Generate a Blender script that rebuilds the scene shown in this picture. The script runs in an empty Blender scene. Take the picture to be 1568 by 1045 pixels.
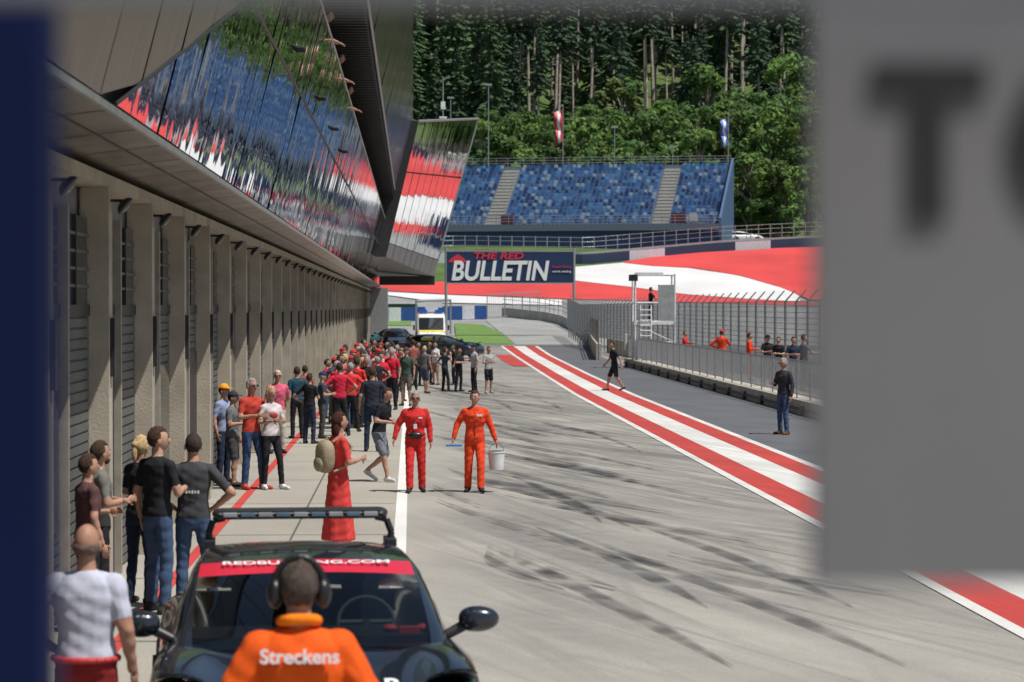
import bpy, math, random
import numpy as np
from mathutils import Vector, Matrix
random.seed(7); np.random.seed(7)
sc=bpy.context.scene
F_=3702.0; H=3.1
yaw=math.atan(154/F_); pit=math.atan(52.5/F_)
FW=Vector((math.sin(yaw)*math.cos(pit),math.cos(yaw)*math.cos(pit),-math.sin(pit)))
RT=Vector((math.cos(yaw),-math.sin(yaw),0)); UP=RT.cross(FW)
def ray(u,v): return FW+RT*((u-784)/F_)+UP*((522.5-v)/F_)
def P(u,v,d):
    r=ray(u,v); t=d/r.y; return Vector((r.x*t,d,H+r.z*t))
TY=[-60,190,220,245,265,285,300,330,345,420,520,900]
TZ=[0,0,1.0,2.6,5.2,8.6,10.5,13,18,55,105,260]
def zt(y): return float(np.interp(y,TY,TZ))
def G(u,v):
    r=ray(u,v); lo=5.0; hi=None; y=5.0
    while y<900:
        if H+r.z*(y/r.y)<zt(y): hi=y;break
        lo=y; y+=2.0
    if hi is None: hi=900
    for _ in range(30):
        m=(lo+hi)/2
        if H+r.z*(m/r.y)<zt(m): hi=m
        else: lo=m
    t=hi/r.y
    return Vector((r.x*t,hi,zt(hi)))
# ---------------------------------------------------------------- materials
_mc={}
def M(name,col,rough=.6,metal=0.,var=.15,scale=6.,bump=0.,bscale=30.,coat=0.,spec=.5,trans=0.):
    if name in _mc: return _mc[name]
    m=bpy.data.materials.new(name); m.use_nodes=True; nt=m.node_tree; b=nt.nodes['Principled BSDF']
    tc=nt.nodes.new('ShaderNodeTexCoord')
    b.inputs['Roughness'].default_value=rough; b.inputs['Metallic'].default_value=metal
    b.inputs['Coat Weight'].default_value=coat; b.inputs['Coat Roughness'].default_value=.03
    b.inputs['Specular IOR Level'].default_value=spec
    n=nt.nodes.new('ShaderNodeTexNoise'); n.inputs['Scale'].default_value=scale; n.inputs['Detail'].default_value=5
    nt.links.new(tc.outputs['Object'],n.inputs['Vector'])
    mr=nt.nodes.new('ShaderNodeMapRange'); mr.inputs[1].default_value=.3; mr.inputs[2].default_value=.7
    mr.inputs[3].default_value=1-var; mr.inputs[4].default_value=1+var
    nt.links.new(n.outputs['Fac'],mr.inputs[0])
    mx=nt.nodes.new('ShaderNodeVectorMath'); mx.operation='SCALE'; mx.inputs[0].default_value=col[:3]
    nt.links.new(mr.outputs[0],mx.inputs['Scale']); nt.links.new(mx.outputs[0],b.inputs['Base Color'])
    if bump>0:
        n2=nt.nodes.new('ShaderNodeTexNoise'); n2.inputs['Scale'].default_value=bscale; n2.inputs['Detail'].default_value=4
        nt.links.new(tc.outputs['Object'],n2.inputs['Vector'])
        bp=nt.nodes.new('ShaderNodeBump'); bp.inputs['Strength'].default_value=min(1,bump); bp.inputs['Distance'].default_value=.02
        nt.links.new(n2.outputs['Fac'],bp.inputs['Height']); nt.links.new(bp.outputs[0],b.inputs['Normal'])
    _mc[name]=m; return m
def cloth(col):
    k='cloth_%02x%02x%02x'%tuple(int(min(1,c)*255) for c in col)
    return M(k,col,.85,var=.15,scale=9,bump=.45,bscale=8,spec=.2)
def skinm(col):
    k='skin_%02x%02x%02x'%tuple(int(c*255) for c in col)
    return M(k,col,.55,var=.10,scale=14,spec=.35)
# ---------------------------------------------------------------- mesh builder
class MB:
    def __init__(s): s.v=[];s.f=[];s.m=[];s.s=[]
    def add(s,vs,fs,mat=0,smooth=False):
        o=len(s.v); s.v.extend([tuple(a) for a in vs])
        for i,f in enumerate(fs):
            s.f.append(tuple(o+k for k in f)); s.m.append(mat if isinstance(mat,int) else int(mat[i])); s.s.append(smooth)
    def box(s,c,sz,mat=0,rz=0,M3=None):
        x,y,z=[a/2 for a in sz]; ca,sa=math.cos(rz),math.sin(rz); vs=[]
        for dx,dy,dz in ((-x,-y,-z),(x,-y,-z),(x,y,-z),(-x,y,-z),(-x,-y,z),(x,-y,z),(x,y,z),(-x,y,z)):
            if M3 is not None:
                p=M3@Vector((dx,dy,dz)); vs.append((c[0]+p.x,c[1]+p.y,c[2]+p.z))
            else: vs.append((c[0]+dx*ca-dy*sa,c[1]+dx*sa+dy*ca,c[2]+dz))
        s.add(vs,[(0,3,2,1),(4,5,6,7),(0,1,5,4),(1,2,6,5),(2,3,7,6),(3,0,4,7)],mat)
    def bb(s,x0,x1,y0,y1,z0,z1,mat=0): s.box(((x0+x1)/2,(y0+y1)/2,(z0+z1)/2),(abs(x1-x0),abs(y1-y0),abs(z1-z0)),mat)
    def tube(s,p,q,r1,r2=None,n=8,mat=0,smooth=True):
        if r2 is None:r2=r1
        p=Vector(p);q=Vector(q);d=(q-p)
        if d.length<1e-6: return
        d.normalize(); a=d.orthogonal().normalized(); b=d.cross(a); vs=[]
        for c,r in ((p,r1),(q,r2)):
            for i in range(n):
                t=2*math.pi*i/n; vs.append(c+a*(r*math.cos(t))+b*(r*math.sin(t)))
        s.add(vs,[(i,(i+1)%n,n+(i+1)%n,n+i) for i in range(n)],mat,smooth)
        s.add(vs[:n],[tuple(range(n-1,-1,-1))],mat); s.add(vs[n:],[tuple(range(n))],mat)
    def caps(s,p,q,r1,r2,n=10,mat=0,sx=1.):
        p=Vector(p);q=Vector(q);d=q-p
        if d.length<1e-5: d=Vector((0,0,1e-3))
        d=d.normalized(); a=d.orthogonal().normalized(); b=d.cross(a); rings=[]
        for k in range(1,4): t=math.pi/2*k/4; rings.append((p-d*(r1*math.cos(t)),r1*math.sin(t)))
        rings.append((p,r1)); rings.append((p.lerp(q,.5),(r1+r2)/2)); rings.append((q,r2))
        for k in range(3,0,-1): t=math.pi/2*k/4; rings.append((q+d*(r2*math.cos(t)),r2*math.sin(t)))
        vs=[p-d*r1]
        for c,r in rings:
            for i in range(n):
                t=2*math.pi*i/n; vs.append(c+a*(r*math.cos(t))+b*(r*math.sin(t)))
        vs.append(q+d*r2); fs=[]
        for i in range(n): fs.append((0,1+(i+1)%n,1+i))
        for k in range(len(rings)-1):
            o=1+k*n
            for i in range(n): fs.append((o+i,o+(i+1)%n,o+n+(i+1)%n,o+n+i))
        o=1+(len(rings)-1)*n; L=len(vs)-1
        for i in range(n): fs.append((o+i,o+(i+1)%n,L))
        s.add(vs,fs,mat,True)
    def ell(s,c,r,mat=0,nu=14,nv=10,fn=None,Mx=None):
        vs=[];fs=[]
        for j in range(nv+1):
            ph=math.pi*j/nv
            for i in range(nu):
                th=2*math.pi*i/nu
                p=Vector((math.sin(ph)*math.cos(th),math.sin(ph)*math.sin(th),math.cos(ph)))
                if fn: p=fn(p)
                p=Vector((p.x*r[0],p.y*r[1],p.z*r[2]))
                if Mx is not None: p=Mx@p
                vs.append(Vector(c)+p)
        for j in range(nv):
            for i in range(nu):
                fs.append((j*nu+i,(j+1)*nu+i,(j+1)*nu+(i+1)%nu,j*nu+(i+1)%nu))
        s.add(vs,fs,mat,True)
    def path(s,pts,r,n=6,mat=0):
        for a,b in zip(pts[:-1],pts[1:]): s.tube(a,b,r,r,n,mat)
    def grid(s,A,mat=0,smooth=True,close=False):
        K,N=len(A),len(A[0]); vs=[p for row in A for p in row]; fs=[];ms=[]
        for k in range(K-1):
            for i in range(N if close else N-1):
                j=(i+1)%N
                fs.append((k*N+i,k*N+j,(k+1)*N+j,(k+1)*N+i)); ms.append(mat(k,i) if callable(mat) else mat)
        s.add(vs,fs,ms,smooth)
    def obj(s,name,mats,parent=None,loc=(0,0,0),rz=0,bevel=0):
        me=bpy.data.meshes.new(name); me.from_pydata([tuple(p) for p in s.v],[],s.f)
        for m in mats: me.materials.append(m)
        me.polygons.foreach_set('material_index',s.m); me.polygons.foreach_set('use_smooth',s.s); me.update()
        ob=bpy.data.objects.new(name,me); sc.collection.objects.link(ob); ob.location=loc; ob.rotation_euler=(0,0,rz)
        if parent: ob.parent=parent
        if bevel:
            b=ob.modifiers.new('b','BEVEL'); b.width=bevel; b.segments=2; b.limit_method='ANGLE'
        return ob
def empty(name,loc=(0,0,0),rz=0,par=None):
    e=bpy.data.objects.new(name,None); sc.collection.objects.link(e); e.location=loc; e.rotation_euler=(0,0,rz); e.parent=par; return e
def text(name,body,width,loc,Mx,mat,parent=None,ext=.003,shear=0,bold=0.,height=None):
    c=bpy.data.curves.new(name,'FONT'); c.body=body; c.size=1; c.align_x='CENTER'; c.align_y='CENTER'; c.shear=shear; c.offset=bold; c.extrude=ext
    o=bpy.data.objects.new(name,c); sc.collection.objects.link(o); c.materials.append(mat)
    bpy.context.view_layer.update(); w,h=o.dimensions.x,o.dimensions.y
    sx=width/w; sy=(height/h) if height else sx
    o.matrix_world=Matrix.Translation(loc)@Mx.to_4x4()@Matrix.Diagonal((sx,sy,1,1))
    if parent: o.parent=parent
    return o
RX90=Matrix.Rotation(math.radians(90),3,'X')
# ---------------------------------------------------------------- world, sun, camera
w=bpy.data.worlds.new("World"); sc.world=w; w.use_nodes=True
sdir=Vector((0.36,-0.24,0.90)).normalized()
sky=w.node_tree.nodes.new('ShaderNodeTexSky'); sky.sky_type='NISHITA'; sky.sun_disc=False
sky.sun_elevation=math.asin(sdir.z); sky.sun_rotation=math.atan2(sdir.x,sdir.y)
bg=w.node_tree.nodes['Background']; bg.inputs['Strength'].default_value=.08
w.node_tree.links.new(sky.outputs[0],bg.inputs[0])
sl=bpy.data.lights.new('sun','SUN'); sl.energy=4.9; sl.angle=math.radians(.5); sl.color=(1,.96,.90)
so=bpy.data.objects.new('sun',sl); sc.collection.objects.link(so); so.rotation_euler=sdir.to_track_quat('Z','Y').to_euler()
cam=bpy.data.cameras.new('camera'); co=bpy.data.objects.new('camera',cam); sc.collection.objects.link(co); sc.camera=co
cam.lens=85; cam.sensor_width=36; cam.clip_end=3000; cam.clip_start=.1
co.matrix_world=Matrix.Translation((0,0,H))@Matrix((RT,UP,-FW)).transposed().to_4x4()
cam.dof.use_dof=True; cam.dof.focus_distance=42; cam.dof.aperture_fstop=3.4
sc.view_settings.view_transform='Standard'; sc.view_settings.look='None'; sc.view_settings.exposure=0
# ---------------------------------------------------------------- ground materials
def ground_mat(name,base,dark,streak=.0,big=.25,fine=60.):
    m=bpy.data.materials.new(name); m.use_nodes=True; nt=m.node_tree; N=nt.nodes; L=nt.links; b=N['Principled BSDF']
    b.inputs['Roughness'].default_value=.85; b.inputs['Specular IOR Level'].default_value=.3
    tc=N.new('ShaderNodeTexCoord')
    def noise_(scale,vec,det=5,rough=.6,dist=0):
        n=N.new('ShaderNodeTexNoise'); n.inputs['Scale'].default_value=scale; n.inputs['Detail'].default_value=det; n.inputs['Roughness'].default_value=rough; n.inputs['Distortion'].default_value=dist
        L.new(vec,n.inputs['Vector']); return n.outputs['Fac']
    def mr(src,a,b_,c,d):
        r=N.new('ShaderNodeMapRange'); r.inputs[1].default_value=a; r.inputs[2].default_value=b_; r.inputs[3].default_value=c; r.inputs[4].default_value=d; L.new(src,r.inputs[0]); return r.outputs[0]
    def mul(a,b_):
        r=N.new('ShaderNodeMath'); r.operation='MULTIPLY'; L.new(a,r.inputs[0])
        if isinstance(b_,float): r.inputs[1].default_value=b_
        else: L.new(b_,r.inputs[1])
        return r.outputs[0]
    o=tc.outputs['Object']
    n1=mr(noise_(.25,o),.3,.7,1-big,1+big); n2=mr(noise_(fine,o,3),.3,.7,.88,1.12)
    v=mul(n1,n2)
    sc_=N.new('ShaderNodeVectorMath'); sc_.operation='SCALE'; sc_.inputs[0].default_value=base; L.new(v,sc_.inputs['Scale'])
    col=sc_.outputs[0]
    if streak>0:
        acc=None
        for (ang,sx,sy,seed,lo,hi,wt) in ((-15,1.3,.045,0,.44,.64,.62),(-23,1.0,.05,31,.47,.66,.66),(-11,3.4,.035,77,.48,.64,.6),(-19,4.5,.06,55,.53,.66,.75),(-30,2.2,.07,13,.50,.66,.6),(2,3.0,.015,91,.50,.66,.4)):
            mp=N.new('ShaderNodeMapping'); mp.inputs['Rotation'].default_value=(0,0,math.radians(ang)); mp.inputs['Location'].default_value=(seed,seed*.7,0)
            L.new(o,mp.inputs['Vector'])
            m2=N.new('ShaderNodeMapping'); m2.inputs['Scale'].default_value=(sx,sy,1); L.new(mp.outputs[0],m2.inputs['Vector'])
            f=mul(mr(noise_(1.0,m2.outputs[0],2.5,.5,.25),lo,hi,0,1),wt)
            if acc is None: acc=f
            else:
                r=N.new('ShaderNodeMath'); r.operation='MAXIMUM'; L.new(acc,r.inputs[0]); L.new(f,r.inputs[1]); acc=r.outputs[0]
        patch=mr(noise_(.11,o,2),.34,.54,.50,1.)
        grit=mr(noise_(3.,o,5,.7),.3,.7,.7,1.15)
        sep=N.new('ShaderNodeSeparateXYZ'); L.new(o,sep.inputs[0])
        xm=mr(sep.outputs[0],-.2,1.4,.12,1.)
        ym=mr(sep.outputs[1],20.,31.,.45,1.)
        fac=mul(mul(mul(mul(mul(acc,patch),xm),ym),grit),streak)
        mx=N.new('ShaderNodeMix'); mx.data_type='RGBA'; L.new(fac,mx.inputs[0]); L.new(col,mx.inputs[6]); mx.inputs[7].default_value=(*dark,1)
        col=mx.outputs[2]
    L.new(col,b.inputs['Base Color'])
    bp=N.new('ShaderNodeBump'); bp.inputs['Strength'].default_value=.3; bp.inputs['Distance'].default_value=.01
    L.new(noise_(fine*1.5,o,3),bp.inputs['Height']); L.new(bp.outputs[0],b.inputs['Normal'])
    return m
m_grass=ground_mat('grass',(.075,.12,.03),(0,0,0),0,.3,8)
m_lane=ground_mat('pit_lane_surface',(.325,.308,.272),(.065,.067,.075),1.,.14,30)
m_conc=ground_mat('apron_concrete',(.33,.308,.262),(.1,.1,.1),.25,.14,30)
m_asph=ground_mat('asphalt',(.115,.12,.13),(.05,.05,.05),.4,.15,30)
m_run=ground_mat('runoff_asphalt',(.26,.26,.25),(.1,.1,.1),.0,.2,10)
m_exit=ground_mat('pit_exit_asphalt',(.30,.30,.285),(.1,.1,.1),.3,.15,10)
m_white=ground_mat('paint_white',(.64,.635,.60),(.22,.22,.22),.6,.08,40)
m_red=ground_mat('paint_red',(.48,.055,.045),(.12,.04,.04),.6,.14,40)
m_fred=M('runoff_red',(.57,.05,.045),.7,var=.14,scale=.15)
m_fwhite=M('runoff_white',(.63,.62,.60),.7,var=.10,scale=.15)
mb=MB(); ys=TY; xs=[-400,-100,0,100,500]
mb.grid([[(x,y,zt(y)) for x in xs] for y in ys],0,False); mb.obj('ground_terrain',[m_grass])
def sheet(name,mat,pts,z):
    mb=MB(); mb.grid([[(a,y,z),(b,y,z)] for y,a,b in pts],0,False); return mb.obj(name,[mat])
sheet('pit_lane',m_lane,[(-20,-.1,14),(100,-.1,14),(190,-.1,14.5)],.004)
sheet('garage_apron',m_conc,[(-20,-16,-.1),(190,-16,-.1)],.005)
sheet('asphalt_fast_lane',m_asph,[(-20,7.8,11.2),(60,7.8,11.2),(100,7.95,11.2),(130,8.5,11.2),(160,9.1,12),(190,9.8,14.4)],.010)
sheet('main_straight',m_asph,[(-20,14.6,32),(190,14.6,32)],.010)
sheet('lane_line_white',m_white,[(-20,-.24,-.07),(188,-.24,-.07)],.012)
sheet('apron_line_red',m_red,[(-20,-2.77,-2.63),(188,-2.77,-2.63)],.010)
mb=MB(); y=12
while y<150:
    mb.add([(-3.2,y,.014),(-.26,y,.014),(-.26,y+.035,.014),(-3.2,y+.035,.014)],[(0,1,2,3)],0); y+=5.2
mb.add([(-1.62,10,.0135),(-1.59,10,.0135),(-1.59,188,.0135),(-1.62,188,.0135)],[(0,1,2,3)],0)
mb.obj('expansion_joints',[M('joint_dark',(.10,.095,.085),.9)])
def bandx(y):
    return np.interp(y,[-20,85,110,153,191],[0,0,.25,.75,1.3]), np.interp(y,[-20,85,110,153,191],[1,1,1.02,1.12,1.35])
edges=[5.69,5.86,6.45,7.14,7.70,7.88]
for i,(nm,mt) in enumerate((('lane_marking_white',m_white),('lane_marking_red',m_red),('lane_marking_white',m_white),('lane_marking_red',m_red),('lane_marking_white',m_white))):
    rows=[]
    for y in [-20,20,60,85,97,110,125,140,153,172,190]:
        o,s=bandx(y); rows.append((y,5.69+o+(edges[i]-5.69)*s,5.69+o+(edges[i+1]-5.69)*s))
    sheet(nm,mt,rows,.016)
sheet('lane_marking_red',m_red,[(125,5.25,6.1),(140,5.2,6.2),(155,5.4,6.35)],.02)
def drape(name,mat,prof,off,nseg=14,du=15):
    mb=MB(); us=[p[0] for p in prof]; A=[]
    u=us[0]
    while u<=us[-1]+.01:
        a=np.interp(u,us,[p[1] for p in prof]); b=np.interp(u,us,[p[2] for p in prof])
        A.append([G(u,a+(b-a)*k/nseg)+Vector((0,0,off)) for k in range(nseg+1)]); u+=du
    mb.grid(A,0,False); return mb.obj(name,[mat])
drape('runoff_asphalt',m_run,[(420,445,530.5),(1700,445,530.5)],.05,24,20)
drape('pit_exit_road',m_exit,[(745,490,494),(790,491,530),(830,493,530),(870,500,530),(895,526,530)],.10,12,5)
m_inf=M('infield_grass',(.12,.21,.045),.9,var=.25,scale=1)
drape('infield_grass',m_inf,[(696,497,499),(700,497,529),(740,499,529),(768,511,529),(786,526,529)],.10,12,3)
drape('infield_grass',m_inf,[(570,478,500),(632,476,500)],.10,6,6)
drape('runoff_red_band',m_fred,[(575,438,446),(680,433,452),(880,430,460),(1000,445,463),(1100,457,466),(1240,465,470),(1330,466,471)],.12)
drape('runoff_white_band',m_fwhite,[(700,424,430),(780,420,430),(880,411,432),(960,404,441),(1050,412,453),(1130,424,459),(1200,442,463),(1230,459,464)],.16)
drape('runoff_red_band',m_fred,[(955,403,405),(1000,396,410),(1060,390,413),(1130,386,424),(1200,382,444),(1240,381,462),(1330,380,464),(1900,380,440)],.20)
drape('runoff_white_band',m_fwhite,[(1290,464,466),(1400,440,466),(1900,430,470)],.28,10,30)
drape('runoff_white_band',m_fwhite,[(575,449,452),(680,454,466),(870,462,470)],.16)
# explicit tyre marks
tm=bpy.data.materials.new('tyre_rubber_mark'); tm.use_nodes=True; nt=tm.node_tree
b=nt.nodes['Principled BSDF']; b.inputs['Base Color'].default_value=(.06,.06,.064,1); b.inputs['Roughness'].default_value=.8
tr=nt.nodes.new('ShaderNodeBsdfTransparent'); mx=nt.nodes.new('ShaderNodeMixShader'); n=nt.nodes.new('ShaderNodeTexNoise'); n.inputs['Scale'].default_value=1.2; n.inputs['Detail'].default_value=6
tc=nt.nodes.new('ShaderNodeTexCoord'); nt.links.new(tc.outputs['Object'],n.inputs['Vector'])
mr=nt.nodes.new('ShaderNodeMapRange'); mr.inputs[1].default_value=.34; mr.inputs[2].default_value=.66; mr.inputs[3].default_value=.05; mr.inputs[4].default_value=.58
nt.links.new(n.outputs['Fac'],mr.inputs[0]); nt.links.new(mr.outputs[0],mx.inputs[0]); nt.links.new(tr.outputs[0],mx.inputs[1]); nt.links.new(b.outputs[0],mx.inputs[2]); nt.links.new(mx.outputs[0],nt.nodes['Material Output'].inputs[0])
mb=MB(); rr=random.Random(3)
def mark(y0,x0,L,a0,curv,wd,z):
    pts=[];x,y,a=x0,y0,a0
    for k in range(15):
        pts.append((x,y,a)); y-=L/14*math.cos(a); x+=L/14*math.sin(a); a+=curv*L/14
    A=[[(px-wd/2*math.cos(pa)*min(1,(k+.3)/4,(14.3-k)/4),py-wd/2*math.sin(pa),z),(px+wd/2*math.cos(pa)*min(1,(k+.3)/4,(14.3-k)/4),py+wd/2*math.sin(pa),z)] for k,(px,py,pa) in enumerate(pts)]
    mb.grid(A,0,False)
for k in range(95):
    y0=rr.uniform(29,105); x0=rr.uniform(.2,4.2); L=rr.uniform(4,13); a0=rr.uniform(.10,.42); cv=rr.uniform(-.014,.02); wd=rr.uniform(.10,.26); z=.0165+.0003*k
    x_end=x0+L*math.sin(a0+cv*L/2)
    if x_end>5.5: continue
    mark(y0,x0,L,a0,cv,wd,z)
    if rr.random()<.5 and x0>2.2: mark(y0,x0-1.5,L,a0,cv,wd,z+.0002)
mark(30.3,.95,4.0,.02,.09,.22,.046); mark(30.3,1.3,4.2,.05,.09,.2,.0465); mark(30,2.6,5,.25,.05,.22,.047); mark(30,3.2,5,.3,.05,.2,.0475)
mb.obj('tyre_marks',[tm])
# ---------------------------------------------------------------- pit building
m_col=M('concrete_column',(.40,.355,.28),.8,var=.18,scale=2,bump=.3)
m_shut=M('shutter_grey',(.105,.11,.108),.5,var=.15); m_dark=M('dark_metal',(.02,.021,.023),.45,var=.2)
m_wglass=M('window_dark',(.015,.02,.026),.08,var=.2,spec=.8)
m_soff=M('soffit_metal',(.20,.19,.17),.30,metal=.5,var=.4,scale=.9,bump=.4,bscale=1.2)
m_steel=M('galvanised_steel',(.42,.43,.44),.4,metal=.7,var=.15)
m_block=M('facade_grey',(.22,.22,.22),.6)
def mirror(name,tint,rough,bs,bstr):
    m=bpy.data.materials.new(name); m.use_nodes=True; nt=m.node_tree; b=nt.nodes['Principled BSDF']
    b.inputs['Base Color'].default_value=(*tint,1); b.inputs['Metallic'].default_value=1; b.inputs['Roughness'].default_value=rough
    tc=nt.nodes.new('ShaderNodeTexCoord'); mp=nt.nodes.new('ShaderNodeMapping'); mp.inputs['Scale'].default_value=(1,bs,.35)
    n=nt.nodes.new('ShaderNodeTexNoise'); n.inputs['Scale'].default_value=1; n.inputs['Detail'].default_value=1; n.inputs['Distortion'].default_value=.6
    nt.links.new(tc.outputs['Object'],mp.inputs[0]); nt.links.new(mp.outputs[0],n.inputs['Vector'])
    bp=nt.nodes.new('ShaderNodeBump'); bp.inputs['Strength'].default_value=bstr; bp.inputs['Distance'].default_value=.02
    nt.links.new(n.outputs['Fac'],bp.inputs['Height']); nt.links.new(bp.outputs[0],b.inputs['Normal']); return m
m_mir=mirror('facade_mirror_glass',(.74,.76,.80),.02,1.3,.42)
m_mirg=mirror('facade_brushed_metal',(.34,.33,.31),.42,2.6,1.0)
m_mirf=mirror('fascia_metal',(.35,.37,.40),.15,.6,.35)
bld=empty('pit_building')
Y0=10; YE=197; bay=4.3
mb=MB(); sh=MB(); lm=MB()
y=26-bay*4; cols=[]
while y<YE: cols.append(y); y+=bay
for k,y in enumerate(cols):
    mb.bb(-3.52,-3.23,y,y+.30,0,4.38,0)
    mb.bb(-3.52,-3.36,y+2.15,y+2.25,0,4.1,2)
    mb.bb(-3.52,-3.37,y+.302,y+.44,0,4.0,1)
    sh.bb(-3.227,-3.18,y+.08,y+.22,2.35,2.98,1)
    for j,(a,b_) in enumerate(((y+.44,y+2.15),(y+2.25,y+bay))):
        sh.bb(-3.56,-3.47,a,b_,0,3.0,0)
        zz=.03
        while zz<2.95:
            sh.bb(-3.47,-3.445,a,b_,zz,zz+.085,0); zz+=.11
        if (k+j)%3==0: sh.bb(-3.444,-3.43,a+.2,b_-.2,.9,2.3,2)
        if (k*2+j)%5==3: sh.bb(-3.444,-3.428,a+.1,b_-.1,.02,2.4,1)  # flat dark panel painting the shade of an open doorway
        sh.bb(-3.54,-3.46,a,b_,3.12,4.05,2)
        for q in range(1,5): sh.bb(-3.458,-3.44,a,b_,3.12+q*.18,3.15+q*.18,0)
        sh.bb(-3.56,-3.43,a,b_,3.0,3.12,1)
        sh.bb(-3.458,-3.43,(a+b_)/2-.02,(a+b_)/2+.02,3.12,4.05,1)
    lm.tube((-3.23,y+.17,4.24),(-3.08,y+.17,4.24),.016,.016,6,0)
    Rl=Matrix.Rotation(math.radians(-50),3,'Y')
    lm.ell((-3.07,y+.17,4.18),(.11,.11,.07),0,12,8,fn=lambda p:Vector((p.x,p.y,max(p.z,-.15))),Mx=Rl)
    lm.ell((-3.07,y+.17,4.17),(.08,.08,.03),1,10,6,Mx=Rl)
mb.bb(-3.9,-3.25,Y0,YE,4.382,4.52,0)
mb.obj('columns',[m_col,M('column_shade_side',(.16,.145,.12),.8),M('mullion',(.30,.27,.22),.7)],bld)  # second column tone: the shaded side painted as a darker concrete colour
sh.obj('shutters',[m_shut,m_dark,m_wglass],bld)
lm.obj('facade_lamps',[m_dark,M('lamp_lens',(.12,.12,.12),.3)],bld)
mb=MB(); mb.bb(-16,-3.57,Y0,YE,0,4.38,0); mb.bb(-16,-4.2,Y0,YE,4.54,9.6,0); mb.bb(-16,-3.0,Y0,YE-40,9.95,14,0)
mb.bb(-4.2,-2.05,Y0,150,6.95,7.08,0)
mb.obj('building_core',[m_block],bld)
A=(-2.4,4.72);B=(-1.89,6.71);C=(-1.51,8.18);D=(-.97,9.9);E=(.08,14.)
mb=MB()
mb.add([(-3.9,Y0,4.525),(-3.9,YE,4.525),(A[0],YE,A[1]-.01),(A[0],Y0,A[1]-.01)],[(0,1,2,3)],0)
yy=Y0+1.2
while yy<YE:
    mb.add([(-3.25,yy,4.598),(-3.25,yy+.05,4.598),(-2.42,yy+.05,4.704),(-2.42,yy,4.704)],[(0,1,2,3)],1); yy+=2.15
mb.add([(-2.86,Y0,4.645),(-2.86,YE,4.645),(-2.83,YE,4.649),(-2.83,Y0,4.649)],[(0,1,2,3)],1)
pts=[(A[0]-.1,A[1]),(B[0]-.1,B[1]),(C[0]-.1,C[1])]
mb.add([(pts[0][0],Y0,pts[0][1]),(pts[0][0],YE,pts[0][1]),(pts[2][0],YE-45,pts[2][1]),(pts[2][0],Y0,pts[2][1])],[(0,1,2,3)],1)
mb.bb(A[0]-.02,A[0]+.02,Y0,YE,A[1]-.07,A[1]-.01,2)
mb.obj('soffit',[m_soff,m_dark,m_steel],bld)
def lerp2(a,b,t): return (a[0]+(b[0]-a[0])*t,a[1]+(b[1]-a[1])*t)
def panels(name,a,b,y0,y1,st,mat,tj,yj,cut=None,seed=1,gap=.012):
    r=random.Random(seed); mb=MB(); y=y0; nx,nz=(b[1]-a[1]),-(b[0]-a[0]); l=math.hypot(nx,nz); nx/=l;nz/=l; hh=l
    while y<y1-.01:
        ye=min(y+st,y1); t0,t1=0,1; t0b,t1b=0,1
        if cut:
            t0,t1,t0b,t1b=cut(y,ye)
            if t1-t0<.01 and t1b-t0b<.01: y=ye; continue
        tj_=r.uniform(-tj,tj)*hh/2; yj_=r.uniform(-yj,yj)*st/2
        vs=[]
        for (yy,t) in ((y+gap,t0),(ye-gap,t0b),(ye-gap,t1b),(y+gap,t1)):
            q=lerp2(a,b,t); off=tj_*(1 if t>.5 else -1)+yj_*(1 if yy>y+st/2 else -1)
            vs.append((q[0]+nx*off,yy,q[1]+nz*off))
        mb.add(vs,[(0,1,2,3)],0); y=ye
    return mb.obj(name,[mat],bld)
def cg(y,ye):
    f=lambda q:min(1,max(0,(q-19.7)/8.8)); return 0,f(y),0,f(ye)
def cn(y,ye):
    f=lambda q:min(1,max(0,(q-19.7)/8.8)); return f(y),1,f(ye),1
panels('mirror_band_lower',lerp2(A,B,.01),lerp2(A,B,.99),19.7,192,1.1,m_mir,.008,.006,cg,3)
panels('metal_band',lerp2(A,B,.01),lerp2(A,B,.99),Y0,28.5,2.2,m_mirg,.01,.004,cn,4)
panels('mirror_band_middle',lerp2(B,C,.01),lerp2(B,C,.99),Y0,150,1.1,m_mir,.010,.006,None,5)
panels('roof_fascia',D,E,Y0,142,3.0,m_mirf,.006,.002,None,6)
mb=MB()
mb.tube((C[0],Y0,C[1]+.02),(C[0],150,C[1]+.02),.025,.025,6,1)
mb.tube((B[0]+.01,Y0,B[1]),(B[0]+.01,165,B[1]),.02,.02,6,0)
mb.tube((A[0]+.012,19.7,A[1]+.02),(B[0]+.012,28.5,B[1]),.018,.018,6,0)
y=Y0
while y<142:
    mb.bb(-3.0,-1.0,y,y+.08,9.55,9.9,0); y+=.55
mb.bb(-3.0,-.99,Y0,142,9.902,9.94,0)
mb.bb(-3.02,-2.9,Y0,142,7.1,9.9,0)
mb.tube((D[0],Y0,D[1]),(D[0],142,D[1]),.05,.05,6,1)
mb.bb(-2.9,E[0],Y0,142,14.02,14.1,0)
mb.obj('terrace_louvres',[m_dark,m_steel],bld)
mb=MB()
def quad4(a,b,c,d,mat): mb.add([a,b,c,d],[(0,1,2,3)],mat)
bl=Vector((-1.5,141,6.0)); br=Vector((1.5,166,5.2)); tl=Vector((.42,141,13.9)); tr_=Vector((4.6,166,16.0))
def wedgept(s,t,o=0): return (bl.lerp(br,s)).lerp(tl.lerp(tr_,s),t)+Vector((.6,-.5,-.3))*o
r=random.Random(5)
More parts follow.
